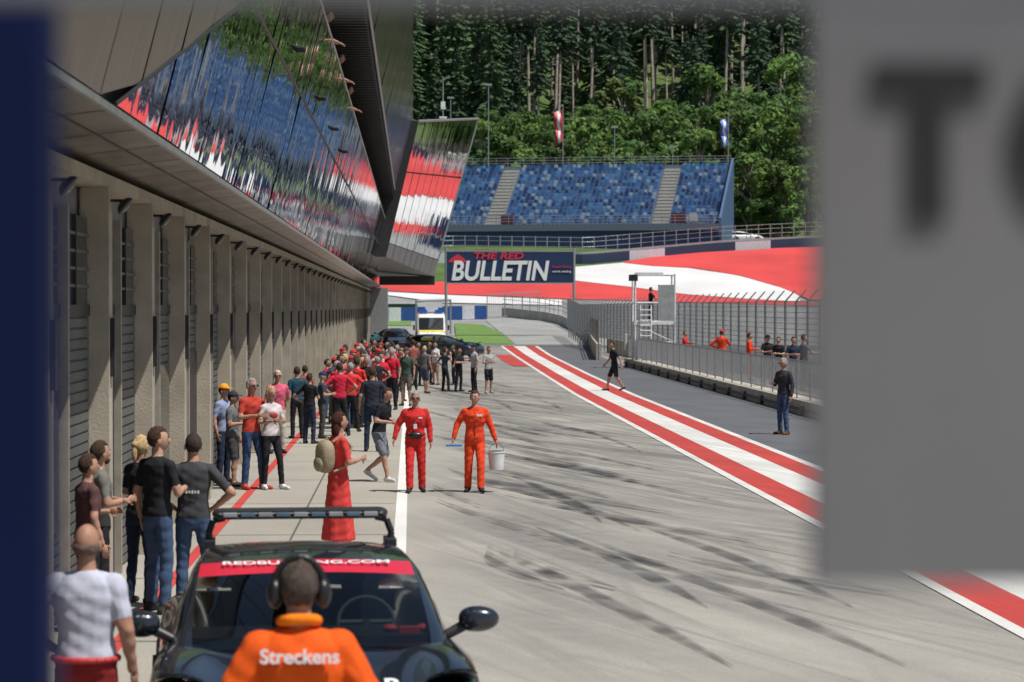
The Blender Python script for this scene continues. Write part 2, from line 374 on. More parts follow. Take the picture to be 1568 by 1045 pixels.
for (t0,t1) in ((0.0,.10),(.105,.62),(.63,.99)):
    for k in range(9):
        s0,s1=k/9+.003,(k+1)/9-.003; o=r.uniform(0,.02)
        quad4(wedgept(s0,t0,o),wedgept(s1,t0,r.uniform(0,.02)),wedgept(s1,t1,r.uniform(0,.02)),wedgept(s0,t1,o),0 if t0>0.05 else 1)
bk=[Vector((-4,190,5.2)),Vector((-4,190,15))]
for k in range(9):
    quad4(wedgept(k/9,0,-.2),wedgept((k+1)/9,0,-.2),wedgept((k+1)/9,1,-.2),wedgept(k/9,1,-.2),2)
quad4(br,bk[0],bk[1],tr_,2); quad4(bl,br,bk[0],Vector((-4,141,6)),1); quad4(tl,tr_,bk[1],Vector((-4,141,14)),1)
quad4(Vector((-4,141,6)),bl,tl,Vector((-4,141,14)),2)
mb.tube(tl,tr_,.08,.08,6,3); mb.tube(br,tr_,.07,.07,6,3)
mb.obj('race_control_glass',[m_mir,m_block,m_dark,m_steel],bld)
mb=MB(); mb.tube((2.1,160,15),(2.1,160,18.3),.05,.03,6,0); mb.box((2.1,160,16.4),(.3,.3,.5),1); mb.box((2.1,160,15.6),(.5,.3,.12),1)
mb.obj('roof_antenna',[m_steel,M('white_plastic',(.7,.7,.7))],bld)
mb=MB(); mb.bb(-3.6,-1.9,193,197,0,4.6,0); mb.bb(-2.2,1.6,166,168,4.6,5.2,1); mb.obj('end_pier',[m_block,m_dark],bld)
# ---------------------------------------------------------------- pit wall, railings, fences
m_wall=M('pit_wall_concrete',(.40,.37,.31),.85,var=.2,scale=1.5)
mb=MB(); mb.bb(11.12,11.55,30,126,0,.42,0); mb.bb(11.06,11.12,30,126,.14,.20,1)
y=32
while y<126: mb.bb(11.00,11.118,y,y+.12,0,.3,1); y+=4
mb.bb(11.55,13.2,30,126,.0,.40,0)
mb.obj('pit_wall',[m_wall,M('wall_shadow_joint',(.06,.06,.05))])
def railing(name,pts,z0,z1,sp,r,postsp,mat,closed=False,pr=.025):
    mb=MB()
    for a,b in zip(pts[:-1],pts[1:]):
        a=Vector(a);b=Vector(b);L=(b-a).length;n=max(1,int(L/sp))
        for z in (z0,z1,): mb.tube(a+Vector((0,0,z)),b+Vector((0,0,z)),pr*.8,pr*.8,5,0)
        for k in range(n):
            p=a.lerp(b,k/n); mb.tube(p+Vector((0,0,z0)),p+Vector((0,0,z1)),r,r,4,0,False)
        n=max(1,int(L/postsp))
        for k in range(n+1):
            p=a.lerp(b,k/n); mb.tube(p,p+Vector((0,0,z1+.05)),pr,pr,6,0)
    return mb.obj(name,[mat])
railing('barrier_railing',[(11.35,30,.42),(11.35,126,.42)],.12,1.1,.13,.010,2.4,m_steel)
mb=MB(); fp=[(13.6,30),(13.6,120),(13.4,165),(13.2,205)]
for (x0,y0),(x1,y1) in zip(fp[:-1],fp[1:]):
    L=math.hypot(x1-x0,y1-y0); n=int(L/2.5)
    for k in range(n):
        t=k/n; p=Vector((x0+(x1-x0)*t,y0+(y1-y0)*t,0)); z=zt(p.y)
        mb.tube(p+Vector((0,0,z)),p+Vector((0,0,3.3+z)),.05,.045,6,0); mb.tube(p+Vector((0,0,3.3+z)),p+Vector((.35,0,3.7+z)),.035,.025,6,0)
    for z in np.arange(.9,3.4,.2):
        mb.tube((x0,y0,z+zt(y0)),(x1,y1,z+zt(y1)),.012,.012,4,0,False)
    n=int(L/.2)
    for k in range(n):
        t=k/n; x,y=x0+(x1-x0)*t,y0+(y1-y0)*t; z=zt(y); mb.tube((x,y,.9+z),(x,y,3.3+z),.010,.010,4,0,False)
mb.bb(13.45,13.75,30,165,0,.9,1)
mb.obj('debris_fence',[M('fence_steel_weathered',(.26,.27,.28),.5,metal=.5),m_wall])
pts=[G(u,v) for u,v in ((917,552),(910,540),(903,527),(893,517),(880,508),(862,499),(835,493),(800,489),(770,486))]
mb=MB()
for a,b in zip(pts[:-1],pts[1:]):
    d=(b-a).normalized(); nrm=Vector((d.y,-d.x,0))*.15
    vs=[a-nrm,b-nrm,b+nrm,a+nrm]; vs=[p for p in vs]+[p+Vector((0,0,.95)) for p in vs]
    mb.add(vs,[(0,1,5,4),(1,2,6,5),(2,3,7,6),(3,0,4,7),(4,5,6,7)],0)
    for z in (1.35,1.75,2.15): mb.tube(a+Vector((0,0,z)),b+Vector((0,0,z)),.03,.03,5,1)
    n=max(2,int((b-a).length/1.2))
    for k in range(n): p=a.lerp(b,k/n); mb.tube(p,p+Vector((0,0,2.3)),.035,.035,5,1)
mb.box((13.6,151,.9),(.5,.9,1.0),2)
mb.obj('pit_exit_wall',[m_wall,m_steel,M('white_plastic',(.7,.7,.7))])
tw=MB(); tx,ty=12.25,122
for dx in (-1.0,1.0):
    for dy in (-.7,.7): tw.tube((tx+dx,ty+dy,.4),(tx+dx,ty+dy,4.75),.05,.05,6,2)
for z in (1.3,2.35,3.3,4.7):
    tw.path([(tx-1,ty-.7,z),(tx+1,ty-.7,z),(tx+1,ty+.7,z),(tx-1,ty+.7,z),(tx-1,ty-.7,z)],.04,6,2)
tw.bb(tx-1.05,tx+1.05,ty-.75,ty+.75,2.2,2.33,2)
for (a,b_) in (((-1,.45),(1,1.3)),((1,1.3),(-1,2.2)),((1,.45),(-1,1.3)),((-1,2.4),(-.2,3.3))):
    tw.tube((tx+a[0],ty-.7,a[1]),(tx+b_[0],ty-.7,b_[1]),.03,.03,5,0)
for s in (-.75,-.2):
    tw.tube((tx+s,ty-.85,.4),(tx+s,ty-.75,3.2),.04,.04,6,2)
for k in range(10): tw.tube((tx-.75,ty-.84,.6+k*.26),(tx-.2,ty-.84,.6+k*.26),.028,.028,5,2)
tw.bb(tx+.15,tx+1,ty-.74,ty-.70,2.4,4.2,3)
tw.box((tx-1.1,ty-.7,4.55),(.42,.5,.32),1); tw.box((tx-.3,ty-.7,4.74),(1.4,.35,.16),2)
tw.obj('scaffold_tower',[m_steel,m_dark,M('white_plastic',(.7,.7,.7)),M('grey_panel',(.30,.32,.32))])
d=205; bx0=P(683,400,d).x; bx1=P(879,400,d).x; bz0=P(700,433,d).z; bz1=P(700,386,d).z
gan=empty('banner_gantry'); mb=MB()
mb.bb(bx0,bx1,d,d+.25,bz0,bz1,0); mb.bb(bx0-.05,bx1+.05,d-.02,d+.27,bz1,bz1+.1,1); mb.bb(bx0-.05,bx1+.05,d-.02,d+.27,bz0-.1,bz0,1)
mb.tube((bx1,d+.1,zt(d)),(bx1,d+.1,bz1+.3),.12,.12,8,1); mb.tube((bx0,d+.1,zt(d)),(bx0,d+.1,bz1+.3),.12,.12,8,1)
mb.add([(bx0+.15,d-.02,bz0+1.72),(bx0+1.75,d-.02,bz0+1.72),(bx0+1.5,d-.02,bz1-.5),(bx0+1.0,d-.02,bz1-.2),(bx0+.5,d-.02,bz1-.5)],[(0,1,2,3,4)],2)
m_navy=M('banner_navy',(.012,.03,.09),.5,var=.1); m_tred=M('banner_red',(.65,.03,.06),.5,var=.05); m_tw=M('banner_white',(.8,.8,.8),.5,var=.04)
mb.obj('banner_board',[m_navy,m_steel,m_tred],gan)
text('banner_title','BULLETIN',8.3,(bx0+4.5,d-.05,bz0+.92),RX90,m_tw,gan,.01,.18,.026,1.7)
text('banner_small','THE RED',4.2,(bx0+4.4,d-.05,bz1-.36),RX90,m_tred,gan,.01,.2,.025,.58)
text('banner_side','Report Storys',1.6,(bx1-1.05,d-.05,bz0+1.35),RX90,m_tred,gan,.01,0,.01,.25)
text('banner_side','worth reading',1.6,(bx1-1.05,d-.05,bz0+.95),RX90,m_tw,gan,.01,0,.01,.22)
railing('mesh_fence',[G(746,490),G(826,484)],.2,2.4,.3,.02,2.,m_steel,pr=.05)
mb=MB(); a=G(576,494);b_=G(745,490); n=9
for k in range(n):
    p=a.lerp(b_,k/n);q=a.lerp(b_,(k+.97)/n)
    mb.box(((p.x+q.x)/2,(p.y+q.y)/2,zt(p.y)+.75),((q-p).length,.3,1.3),k%3 if k%3<2 else 0)
mb.obj('advertising_barrier',[M('barrier_blue',(.02,.08,.28)),M('barrier_white',(.7,.7,.7))])
gb=MB(); p=G(637,515);q=G(690,513)
for t in (p,q): gb.tube(t,t+Vector((0,0,3.0)),.08,.08,6,0)
gb.tube(p+Vector((0,0,3)),q+Vector((0,0,3)),.12,.12,6,0); gb.box(((p.x+q.x)/2,p.y,p.z+2.7),(1.5,.2,.5),1)
gb.obj('timing_gantry',[m_steel,M('barrier_white',(.7,.7,.7))])
mb=MB(); p=G(600,486); mb.bb(p.x-2.5,p.x+2.5,p.y,p.y+4,p.z,p.z+1.3,0); mb.bb(p.x-2.6,p.x+2.6,p.y-.1,p.y+4.1,p.z+1.31,p.z+1.5,1)
mb.obj('marshal_hut',[M('hut_green',(.05,.10,.05)),M('barrier_white',(.7,.7,.7))])
mb=MB(); u=640; bp_=[]
while u<=1500:
    vb=np.interp(u,[640,700,900,980,1110,1240,1500],[404,402,405,398,386,379,374]); bp_.append(G(u,vb)); u+=18
for k,(a,b_) in enumerate(zip(bp_[:-1],bp_[1:])):
    vs=[a,b_,b_+Vector((0,.5,0)),a+Vector((0,.5,0))]; vs=vs+[p+Vector((0,0,1.15)) for p in vs]
    mb.add(vs,[(0,1,5,4),(4,5,6,7),(3,2,6,7)],0 if (k//3)%3 else 1)
    mb.add([a+Vector((0,.25,1.2)),b_+Vector((0,.25,1.2)),b_+Vector((0,.25,1.45)),a+Vector((0,.25,1.45))],[(0,1,2,3)],2)
    mb.tube(a+Vector((0,.4,0)),a+Vector((0,.4,3.2)),.06,.06,5,2)
    for z in (2.0,2.6,3.1): mb.tube(a+Vector((0,.4,z)),b_+Vector((0,.4,z)),.025,.025,4,2)
mb.obj('tyre_barrier_fence',[M('barrier_navy',(.015,.03,.07)),M('barrier_pale',(.45,.47,.5)),m_steel])
# ---------------------------------------------------------------- grandstand
gs=empty('grandstand',(22.5,306,0),math.radians(-13))
x0,x1=-33,17.2; rows=18; rise=.45; tread=.78; zb=13.2
mb=MB(); st=MB(); mats=[M('seat_blue_a',(.045,.15,.36),.5,var=.4,scale=1),M('seat_blue_b',(.09,.24,.46),.5,var=.4,scale=1),M('seat_blue_c',(.02,.07,.20),.5,var=.4,scale=1),M('seat_pale',(.30,.40,.5),.5,var=.3)]
aisles=[(-12.6,-10.6),(8.6,10.6)]; rs=random.Random(4)
for r_ in range(rows):
    y=-5+r_*tread; z=zb+r_*rise
    mb.bb(x0,x1,y,y+tread-.002,z-.6,z,0)
    for a,b_ in aisles:
        mb.bb(a,b_,y+.01,y+tread-.01,z+.003,z+.10,1); mb.bb(a,b_,y-.32,y+.008,z-.2,z-.08,1)
    x=x0+.3
    while x<x1-.3:
        if not any(a-.25<x<b_+.25 for a,b_ in aisles):
            m=rs.choices([0,1,2,3],[5,3,3,1.6])[0]
            up=rs.random()<.8
            if up: st.box((x,y+.55,z+.55),(.42,.10,.30),m)
            else: st.box((x,y+.40,z+.38),(.42,.40,.06),m)
            st.box((x,y+.63,z+.62),(.42,.06,.42),m); st.box((x,y+.5,z+.17),(.08,.2,.34),2)
        x+=.60
mb.bb(x0,x1,-7.2,-5,9,zb-.05,2); mb.bb(x0,x1,-7.3,-7.2,zb-.7,zb+.1,3); mb.bb(x0,x1,-5+rows*tread,-5+rows*tread+.3,9,zb+rows*rise+.2,3)
mb.add([(x1,-7.2,9),(x1+.3,-7.2,9),(x1+.3,9.2,9),(x1,9.2,9),(x1,-7.2,zb+.8),(x1+.3,-7.2,zb+.8),(x1+.3,9.2,zb+rows*rise+1.0),(x1,9.2,zb+rows*rise+1.)],[(0,1,5,4),(1,2,6,5),(2,3,7,6),(3,0,4,7),(4,5,6,7)],4)
mb.box((-9.6,-5.1,zb+.8),(1.5,.6,1.2),5); mb.box((12,-5.1,zb+.9),(1.8,.6,1.3),5); mb.box((13.8,-5.1,zb+1.0),(.8,.6,1.),1)
mb.obj('stand_structure',[M('stand_concrete',(.24,.27,.32)),M('stand_stairs',(.50,.48,.42)),m_navy,M('stand_rail_wall',(.12,.15,.2)),M('stand_end_wall',(.06,.12,.22)),M('stand_red_box',(.10,.02,.03))],gs)
st.obj('seats',mats,gs)
mb=MB()
for (yy,zz) in ((-7.25,zb+.1),(9.3,zb+rows*rise+.2)):
    x=x0
    while x<x1: mb.tube((x,yy,zz),(x,yy,zz+1.1),.04,.04,5,0); x+=1.6
    for h in (.4,.75,1.1): mb.tube((x0,yy,zz+h),(x1,yy,zz+h),.03,.03,5,0)
mb.obj('stand_railings',[m_steel],gs)
def flag(name,u,vt,vb,d,cols_,wpx):
    p0=P(u,vb,d); p1=P(u,vt,d); mb=MB(); mb.tube((p0.x,d,p0.z-14),(p0.x,d,p1.z+.6),.09,.06,6,3)
    n=14; W=wpx*d/F_; hh=(p1.z-P(u,vb,d).z)
    A=[[(p0.x-W*t*(1-.25*s/n)+.10*math.sin(s*.9),d+.45*math.sin(s*.8+3*t)*t,p1.z-hh*s/n-.5*t) for t in (0,.17,.33,.5,.67,.83,1)] for s in range(n+1)]
    mb.grid(A,lambda k,i:cols_[i//2],True); return mb.obj(name,[M('flag_red',(.65,.05,.05)),M('flag_white',(.75,.75,.75)),M('flag_blue',(.04,.14,.5)),m_steel])
flag('flag_pole',862,167,216,322,[0,1,0],14); flag('flag_pole',1115,180,222,318,[2,1,2],13)
mb=MB()
for (u,vt,dd) in ((748,130,318),(941,195,322),(690,150,325),(1030,225,322)):
    p=P(u,vt,dd); mb.tube((p.x,dd,zt(dd)),(p.x,dd,p.z),.10,.06,6,0); mb.box((p.x,dd,p.z),(.9,.2,.25),0)
mb.obj('lamp_masts',[m_steel])
# ---------------------------------------------------------------- trees
def leafmat(name,col,tr=.3,lo=.62,hi=1.38):
    m=bpy.data.materials.new(name); m.use_nodes=True; nt=m.node_tree; b=nt.nodes['Principled BSDF']; b.inputs['Roughness'].default_value=.7; b.inputs['Specular IOR Level'].default_value=.15
    oi=nt.nodes.new('ShaderNodeObjectInfo'); g=nt.nodes.new('ShaderNodeNewGeometry'); ad=nt.nodes.new('ShaderNodeMath'); ad.operation='ADD'
    mr=nt.nodes.new('ShaderNodeMapRange'); mr.inputs[3].default_value=lo; mr.inputs[4].default_value=hi; mr.inputs[2].default_value=2.
    nt.links.new(oi.outputs['Random'],ad.inputs[0]); nt.links.new(g.outputs['Random Per Island'],ad.inputs[1]); nt.links.new(ad.outputs[0],mr.inputs[0])
    s=nt.nodes.new('ShaderNodeVectorMath'); s.operation='SCALE'; s.inputs[0].default_value=col; nt.links.new(mr.outputs[0],s.inputs['Scale']); nt.links.new(s.outputs[0],b.inputs['Base Color'])
    t=nt.nodes.new('ShaderNodeBsdfTranslucent'); nt.links.new(s.outputs[0],t.inputs[0]); mx=nt.nodes.new('ShaderNodeMixShader'); mx.inputs[0].default_value=tr
    nt.links.new(b.outputs[0],mx.inputs[1]); nt.links.new(t.outputs[0],mx.inputs[2]); nt.links.new(mx.outputs[0],nt.nodes['Material Output'].inputs[0]); return m
l1=leafmat('leaf_light',(.19,.30,.085),.45); l2=leafmat('leaf_dark',(.12,.21,.07),.45); l3=leafmat('leaf_olive',(.20,.26,.09),.45); c1=leafmat('needle_dark_hazed',(.055,.088,.062),.3); c2=leafmat('needle_mid_hazed',(.085,.135,.075),.35)  # dark and mid needle colours lightened towards blue: distance haze put into colour
bark=M('bark',(.40,.34,.29),.9,var=.3,scale=3)
def leaves(mb,c,n,spread,size,mat,r):
    for _ in range(n):
        d=Vector((r.gauss(0,1),r.gauss(0,1),r.gauss(0,1))).normalized()*(r.random()**.4)
        p=Vector(c)+Vector((d.x*spread[0],d.y*spread[1],d.z*spread[2])); nn=(d+Vector((r.gauss(0,.4),r.gauss(0,.4)-.15,r.gauss(.3,.4)))).normalized()
        a=nn.orthogonal().normalized(); a=(Matrix.Rotation(r.uniform(0,6.28),3,nn)@a); b=nn.cross(a); s=size*r.uniform(.5,1.2)
        mb.add([p-a*s*.6,p-b*s*.4,p+a*s*.6,p+b*s*.4],[(0,1,2,3)],mat)
def decid(seed,h,slim=1.):
    r=random.Random(seed); mb=MB(); mb.tube((0,0,-1),(0,0,h*.55),.22,.1,7,0)
    for k in range(56):
        t=r.random(); z=h*(.14+.82*t); wd=h*.25*slim*math.sin(math.pi*min(1,max(.08,(1.02-t*.9))))**.6*r.uniform(.3,1)
        th=r.uniform(0,6.28); c=(wd*math.cos(th),wd*math.sin(th),z)
        mb.tube((0,0,max(h*.12,z-h*.2)),c,.06,.03,5,0)
        s=h*r.uniform(.045,.085); leaves(mb,c,66,(s,s,s*.85),.52,1 if r.random()<.6 else 2,r)
    return mb
def conif(seed,h,bare,wd0):
    r=random.Random(seed); mb=MB(); mb.tube((0,0,-1),(0,0,h),.27,.05,7,0); z=h*bare
    if bare>.2:
        for k in range(14):
            zz=r.uniform(h*.1,h*bare); th=r.uniform(0,6.28); mb.tube((0,0,zz),(1.3*math.cos(th),1.3*math.sin(th),zz-.3),.04,.015,4,0)
    while z<h:
        t=(z-h*bare)/(h*(1-bare)); wd=wd0*(1-t)**.8*r.uniform(.75,1.15)+.25
        nb=7
        for k in range(nb):
            th=2*math.pi*k/nb+r.uniform(-.5,.5); L=wd*r.uniform(.5,1.2)
            if r.random()<.15: continue
            dx,dy=math.cos(th),math.sin(th)
            for s in range(4):
                q=(s+.6)/4.; p=Vector((dx*L*q,dy*L*q,z-.35*L*q+r.uniform(-.15,.15))); ll=.5+.22*L*(1-q*.6)
                side=Vector((-dy,dx,0))*ll*.5*r.uniform(.6,1.2); f=Vector((dx,dy,-.45))*L*.22
                mb.add([p-f-side*.3,p+side+Vector((0,0,-.25)),p+f*1.3,p-side+Vector((0,0,-.25))],[(0,1,2,3)],1 if r.random()<.6 else 2)
                if r.random()<.5: mb.add([p+Vector((0,0,.05)),p+f,p+f*.6+Vector((0,0,-.7)),p-f+Vector((0,0,-.5))],[(0,1,2,3)],2)
        z+=(.5+.3*(1-t))*r.uniform(.7,1.3)
    return mb
def proto(mb,nm,mats_):
    o=mb.obj(nm,mats_); me=o.data; bpy.data.objects.remove(o); return me
DM=[proto(decid(i,13.,1. if i%2 else .75),'broadleaf_%d'%i,[bark,l3 if i%3==2 else l1,l2]) for i in range(6)]
CB=[proto(conif(10+i,27.,.56+.07*(i%3),2.2),'pine_bare_%d'%i,[bark,c1,c2]) for i in range(5)]
CF=[proto(conif(20+i,24.,.10,3.6),'spruce_full_%d'%i,[bark,c2,leafmat('needle_light%d'%i,(.11,.18,.08),.35)]) for i in range(3)]
forest=empty('forest'); r=random.Random(11)
def inst(me,x,y,s,par):
    o=bpy.data.objects.new('tree',me); sc.collection.objects.link(o); o.parent=par; o.location=(x,y,zt(y)-.3); o.scale=(s*r.uniform(.85,1.15),)*2+(s,); o.rotation_euler=(r.uniform(-.04,.04),r.uniform(-.04,.04),r.uniform(0,6.28))
y=350; row=0
while y<440:
    x=-45+r.uniform(0,3)
    while x<165:
        xx=x+r.uniform(-1.8,1.8); yy=y+r.uniform(-3,3)
        if xx/ yy*F_+630<775 and y<385: me=r.choice(CF)
        else: me=r.choice(CB if r.random()<(.95 if row<4 else .75) else CF)
        inst(me,xx,yy,r.uniform(.75,1.25),forest); x+=r.uniform(4.0,9.5) if row<4 else r.uniform(3.4,5.6)
    y+=6.0; row+=1
broad=empty('broadleaf_tree_belt')
for (u,vt,y) in [(650,210,338),(700,200,340),(735,180,335),(762,160,340),(790,175,333),(820,165,342),(850,190,332),(880,175,334),(905,150,345),(935,165,336),(955,112,346),(985,170,335),(1010,150,344),(1035,165,334),(1060,150,340),(1085,95,346),(1110,150,334),(1135,150,330),(1160,130,340),(1180,150,326),(1200,85,342),(1215,130,330),(1235,160,322),(1150,230,318),(1195,240,316),(1240,220,318),(1260,100,340),(1300,120,336),(1340,110,340),(1380,150,334),(1430,120,338),(1480,130,336),(1540,110,340),(1600,120,336),(1660,120,336),(1140,260,322),(1215,250,314),(775,200,330),(835,215,328),(920,210,329),(970,205,328),(1025,215,328),(1075,195,328),(1120,215,326),(805,225,326),(890,225,326),(945,222,325),(1000,228,325),(1050,225,325)]:
    p=P(u,vt,y); h=p.z-zt(y); inst(r.choice(DM),p.x,y,max(.5,h/13.),broad)
# ---------------------------------------------------------------- people
ARM={'down':((.25,.03,1.16),(.27,-.05,.91)),'hips':((.41,.10,1.20),(.20,-.04,1.03)),'front':((.25,-.03,1.17),(.10,-.27,1.20)),
'crossed':((.26,-.07,1.18),(-.06,-.20,1.20)),'behind':((.26,.12,1.18),(.05,.19,.99)),'swf':((.25,-.07,1.17),(.27,-.25,.98)),'swb':((.27,.13,1.17),(.30,.16,.92)),
'face':((.28,-.14,1.24),(.10,-.22,1.50)),'carry':((.28,.0,1.17),(.36,-.03,.93)),'rail':((.25,-.22,1.20),(.18,-.47,1.22)),'pocket':((.30,.05,1.17),(.21,-.05,.96)),'wide':((.31,.03,1.19),(.37,-.05,.96)),'lean':((.27,-.16,1.22),(.08,-.36,1.22))}
LEG={'s':((.11,-.02,.50),(.12,.02,.09)),'w':((.16,-.02,.50),(.21,.02,.09)),'f':((.10,-.17,.51),(.10,-.25,.10)),'b':((.10,.03,.50),(.11,.30,.17)),'r':((.13,-.09,.51),(.17,-.08,.09)),'c':((.09,-.32,.62),(.10,-.18,.20)),'d':((.10,-.10,.50),(.10,.30,.22))}
def person(name,x,y,h=1.76,head=0,z0=None,arms=('down','down'),legs=('s','s'),lean=0,top=(.1,.1,.1),bottom=(.03,.035,.05),skin=(.40,.22,.15),hair=(.05,.03,.02),shoes=(.03,.03,.03),
           sleeve=.75,shorts=None,hem=.94,fem=False,bulk=1.,hairlen=0,cap=None,glasses=False,phones=False,vox=.02,look=0,dress=None,bald=False,loose=0.,extra=None,beard=False,drop=0,collar=None):
    if z0 is None: z0=zt(y)
    la=math.radians(lean)
    def T(p):
        p=Vector(p); t=min(1,max(0,(p.z-.90)/.2)); a=la*t
        q=p-Vector((0,0,.95)); q=Vector((q.x,q.y*math.cos(a)-q.z*math.sin(a),q.z*math.cos(a)+q.y*math.sin(a))); return q+Vector((0,0,.95))
    mb=MB(); sw=.86 if fem else 1.; bones=[]
    Bk=bulk
    rings=[(.84,.09,.09),(.90,.150,.112),(.97,.165,.118),(1.06,.148 if not fem else .135,.106),(1.14,.142 if not fem else .122,.102),(1.25,.162*sw,.116),(1.36,.180*sw,.120 if not fem else .13),(1.43,.178*sw,.102),(1.475,.125*sw,.082),(1.505,.07,.062)]
    N=16; vs=[];fs=[]
    for k,(z,rx,ry) in enumerate(rings):
        bx=Bk*(1+loose*.6) if z<1.4 else 1+(Bk-1)*.5
        for i in range(N):
            t=2*math.pi*i/N; cx,sy=math.cos(t),math.sin(t); cx=math.copysign(abs(cx)**.85,cx); sy=math.copysign(abs(sy)**.85,sy)
            vs.append(T((cx*rx*bx,sy*ry*bx+(-.012 if 1.2<z<1.4 else 0),z)))
    for k in range(len(rings)-1):
        for i in range(N): fs.append((k*N+i,k*N+(i+1)%N,(k+1)*N+(i+1)%N,(k+1)*N+i))
    fs.append(tuple(range(N-1,-1,-1))); fs.append(tuple((len(rings)-1)*N+i for i in range(N)))
    mb.add(vs,fs,0,True)
    if dress:
        zt_,zb_,w0,w1=dress; vs=[];fs=[];K=7
        for k in range(K+1):
            t=k/K; z=zt_+(zb_-zt_)*t; ww=w0+(w1-w0)*t
            for i in range(24):
                a=2*math.pi*i/24; rr_=ww*(1+.07*t*math.sin(a*6+1)); vs.append((math.cos(a)*rr_,math.sin(a)*rr_*.8,z))
        for k in range(K):
            for i in range(24): fs.append((k*24+(i+1)%24,k*24+i,(k+1)*24+i,(k+1)*24+(i+1)%24))
        fs.append(tuple(range(24))); fs.append(tuple(K*24+i for i in range(23,-1,-1))); mb.add(vs,fs,0,True)
    bones.append(('torso',T((0,0,.98)),T((0,0,1.36)),.145,.16))
    nb=T((0,0,1.47)); hc=T((0,-.02,1.665)); mb.caps(nb,T((0,-.012,1.60)),.062,.054); bones.append(('neck',T((0,0,1.535)),T((0,-.01,1.6)),.062,.055))
    wr={}
    lo=1+loose
    for sd,an,lg in ((-1,arms[0],legs[0]),(1,arms[1],legs[1])):
        S=T((sd*.172*sw,0,1.425)); e,w_=ARM[an]; Ee=T((sd*e[0]*(.95 if fem else 1),e[1],e[2])); W=T((sd*w_[0],w_[1],w_[2]))
        ra=(.054*Bk*(1.12 if sleeve>.2 else 1))*(.88 if fem else 1)*lo; rb=(.042 if sleeve<.9 else .052)*Bk*(.88 if fem else 1)*lo; rc=(.029 if sleeve<1.5 else .042)*(.9 if fem else 1)
        mb.caps(S,Ee,ra,rb); mb.caps(Ee,W,rb,rc); mb.caps(T((sd*.06,0,1.46)),S,.05,.056*Bk)
        bones.append(('shoulder',T((sd*.05,0,1.44)),S,.07,.062)); bones.append(('uarm',S,Ee,ra,rb)); bones.append(('farm',Ee,W,rb,rc)); wr[sd]=(Ee,W)
        k_,a_=LEG[lg]; Hh=Vector((sd*.088,0,.90)); K_=Vector((sd*k_[0],k_[1],k_[2])); A_=Vector((sd*a_[0],a_[1],a_[2]))
        rt=.090*Bk*(1+loose*.5); rk=(.058 if shorts else .066)*lo; rn=(.040 if (shorts or dress) else .058)*lo
        if fem and not shorts: rk*=.88; rn*=.85
        if dress: rk=.05
        mb.caps(Hh,K_,rt,rk+(.012 if shorts and shorts<.5 else 0)); mb.caps(K_,A_,rk,rn)
        mb.caps(K_.lerp(A_,.3)+Vector((0,.015,0)),K_.lerp(A_,.5)+Vector((0,.01,0)),rk*.95,rk*.85)
        if shorts: mb.caps(Hh,Hh.lerp(K_,.9),rt*1.08,rk*1.45)
        up=max(0,a_[2]-.10)
        heel=Vector((A_.x,A_.y+.045,A_.z-.045)); toe=Vector((A_.x+sd*.04,A_.y-.165,max(.036,A_.z-.055-up*1.2)))
        mb.caps(heel,toe,.043,.036); mb.caps(A_,heel.lerp(toe,.45),rn if rn<.045 else .045,.044); bones.append(('thigh',Hh,K_,rt,rk)); bones.append(('shin',K_,A_,rk,rn)); bones.append(('foot',heel,toe,.05,.045))
    tmp=mb.obj('tmp',[]); tmp.modifiers.new('r','REMESH').mode='VOXEL'; tmp.modifiers['r'].voxel_size=vox*1.0
    s_=tmp.modifiers.new('s','SMOOTH'); s_.factor=.5; s_.iterations=4
    dg=bpy.context.evaluated_depsgraph_get(); ev=tmp.evaluated_get(dg); me=ev.to_mesh()
    nv=len(me.vertices); co_=np.zeros(nv*3); me.vertices.foreach_get('co',co_); co_=co_.reshape(-1,3); polys=[tuple(p.vertices) for p in me.polygons]
    nrm=np.zeros(nv*3); me.vertices.foreach_get('normal',nrm); nrm=nrm.reshape(-1,3)
    cen=np.array([co_[list(p)].mean(axis=0) for p in polys]); ev.to_mesh_clear(); tm_=tmp.data; bpy.data.objects.remove(tmp); bpy.data.meshes.remove(tm_)
    ds=[];ts=[]
    for lb,p,q,r1,r2 in bones:
        p=np.array(p);q=np.array(q);dd=q-p; t=np.clip(((cen-p)@dd)/max(1e-9,dd@dd),0,1); dist=np.linalg.norm(cen-(p+t[:,None]*dd),axis=1)-(r1+(r2-r1)*t); ds.append(dist);ts.append(t)
    ds=np.array(ds);ts=np.array(ts);ix=ds.argmin(axis=0); out=[]
    for i in range(len(cen)):
        lb=bones[ix[i]][0]; t=ts[ix[i],i]; z=cen[i,2]
        if lb=='neck': m=0
        elif lb in('torso','shoulder'): m=1 if z>hem or (lean and z>.98) else 2
        elif lb=='uarm': m=1 if (sleeve>=t) else 0
        elif lb=='farm': m=1 if (sleeve-1>=t*.98 or (t<.05 and sleeve>1)) else 0
        elif lb=='foot': m=3
        elif lb=='thigh': m=1 if z>hem else 2
        else: m=3 if (t>.97 and z<.1) else 2
        if shorts and lb in('thigh','shin') and z<shorts: m=0
        if dress and lb in('thigh','shin','torso'):
            m=1 if z>dress[1]-.01 else 0
        out.append(m)
    amp=.0042
    ph=random.random()*9
    wv=(np.sin(co_[:,2]*38+co_[:,0]*21+ph)+np.sin(co_[:,2]*61-co_[:,0]*33+co_[:,1]*27+ph*2))*.5*amp
    co_=co_+nrm*wv[:,None]
    mb=MB(); mb.add(co_.tolist(),polys,out,True)
    Rh=Matrix.Rotation(math.radians(look),3,'Z')@Matrix.Rotation(la*.6,3,'X')
    def hp(p): return hc+Rh@Vector(p)
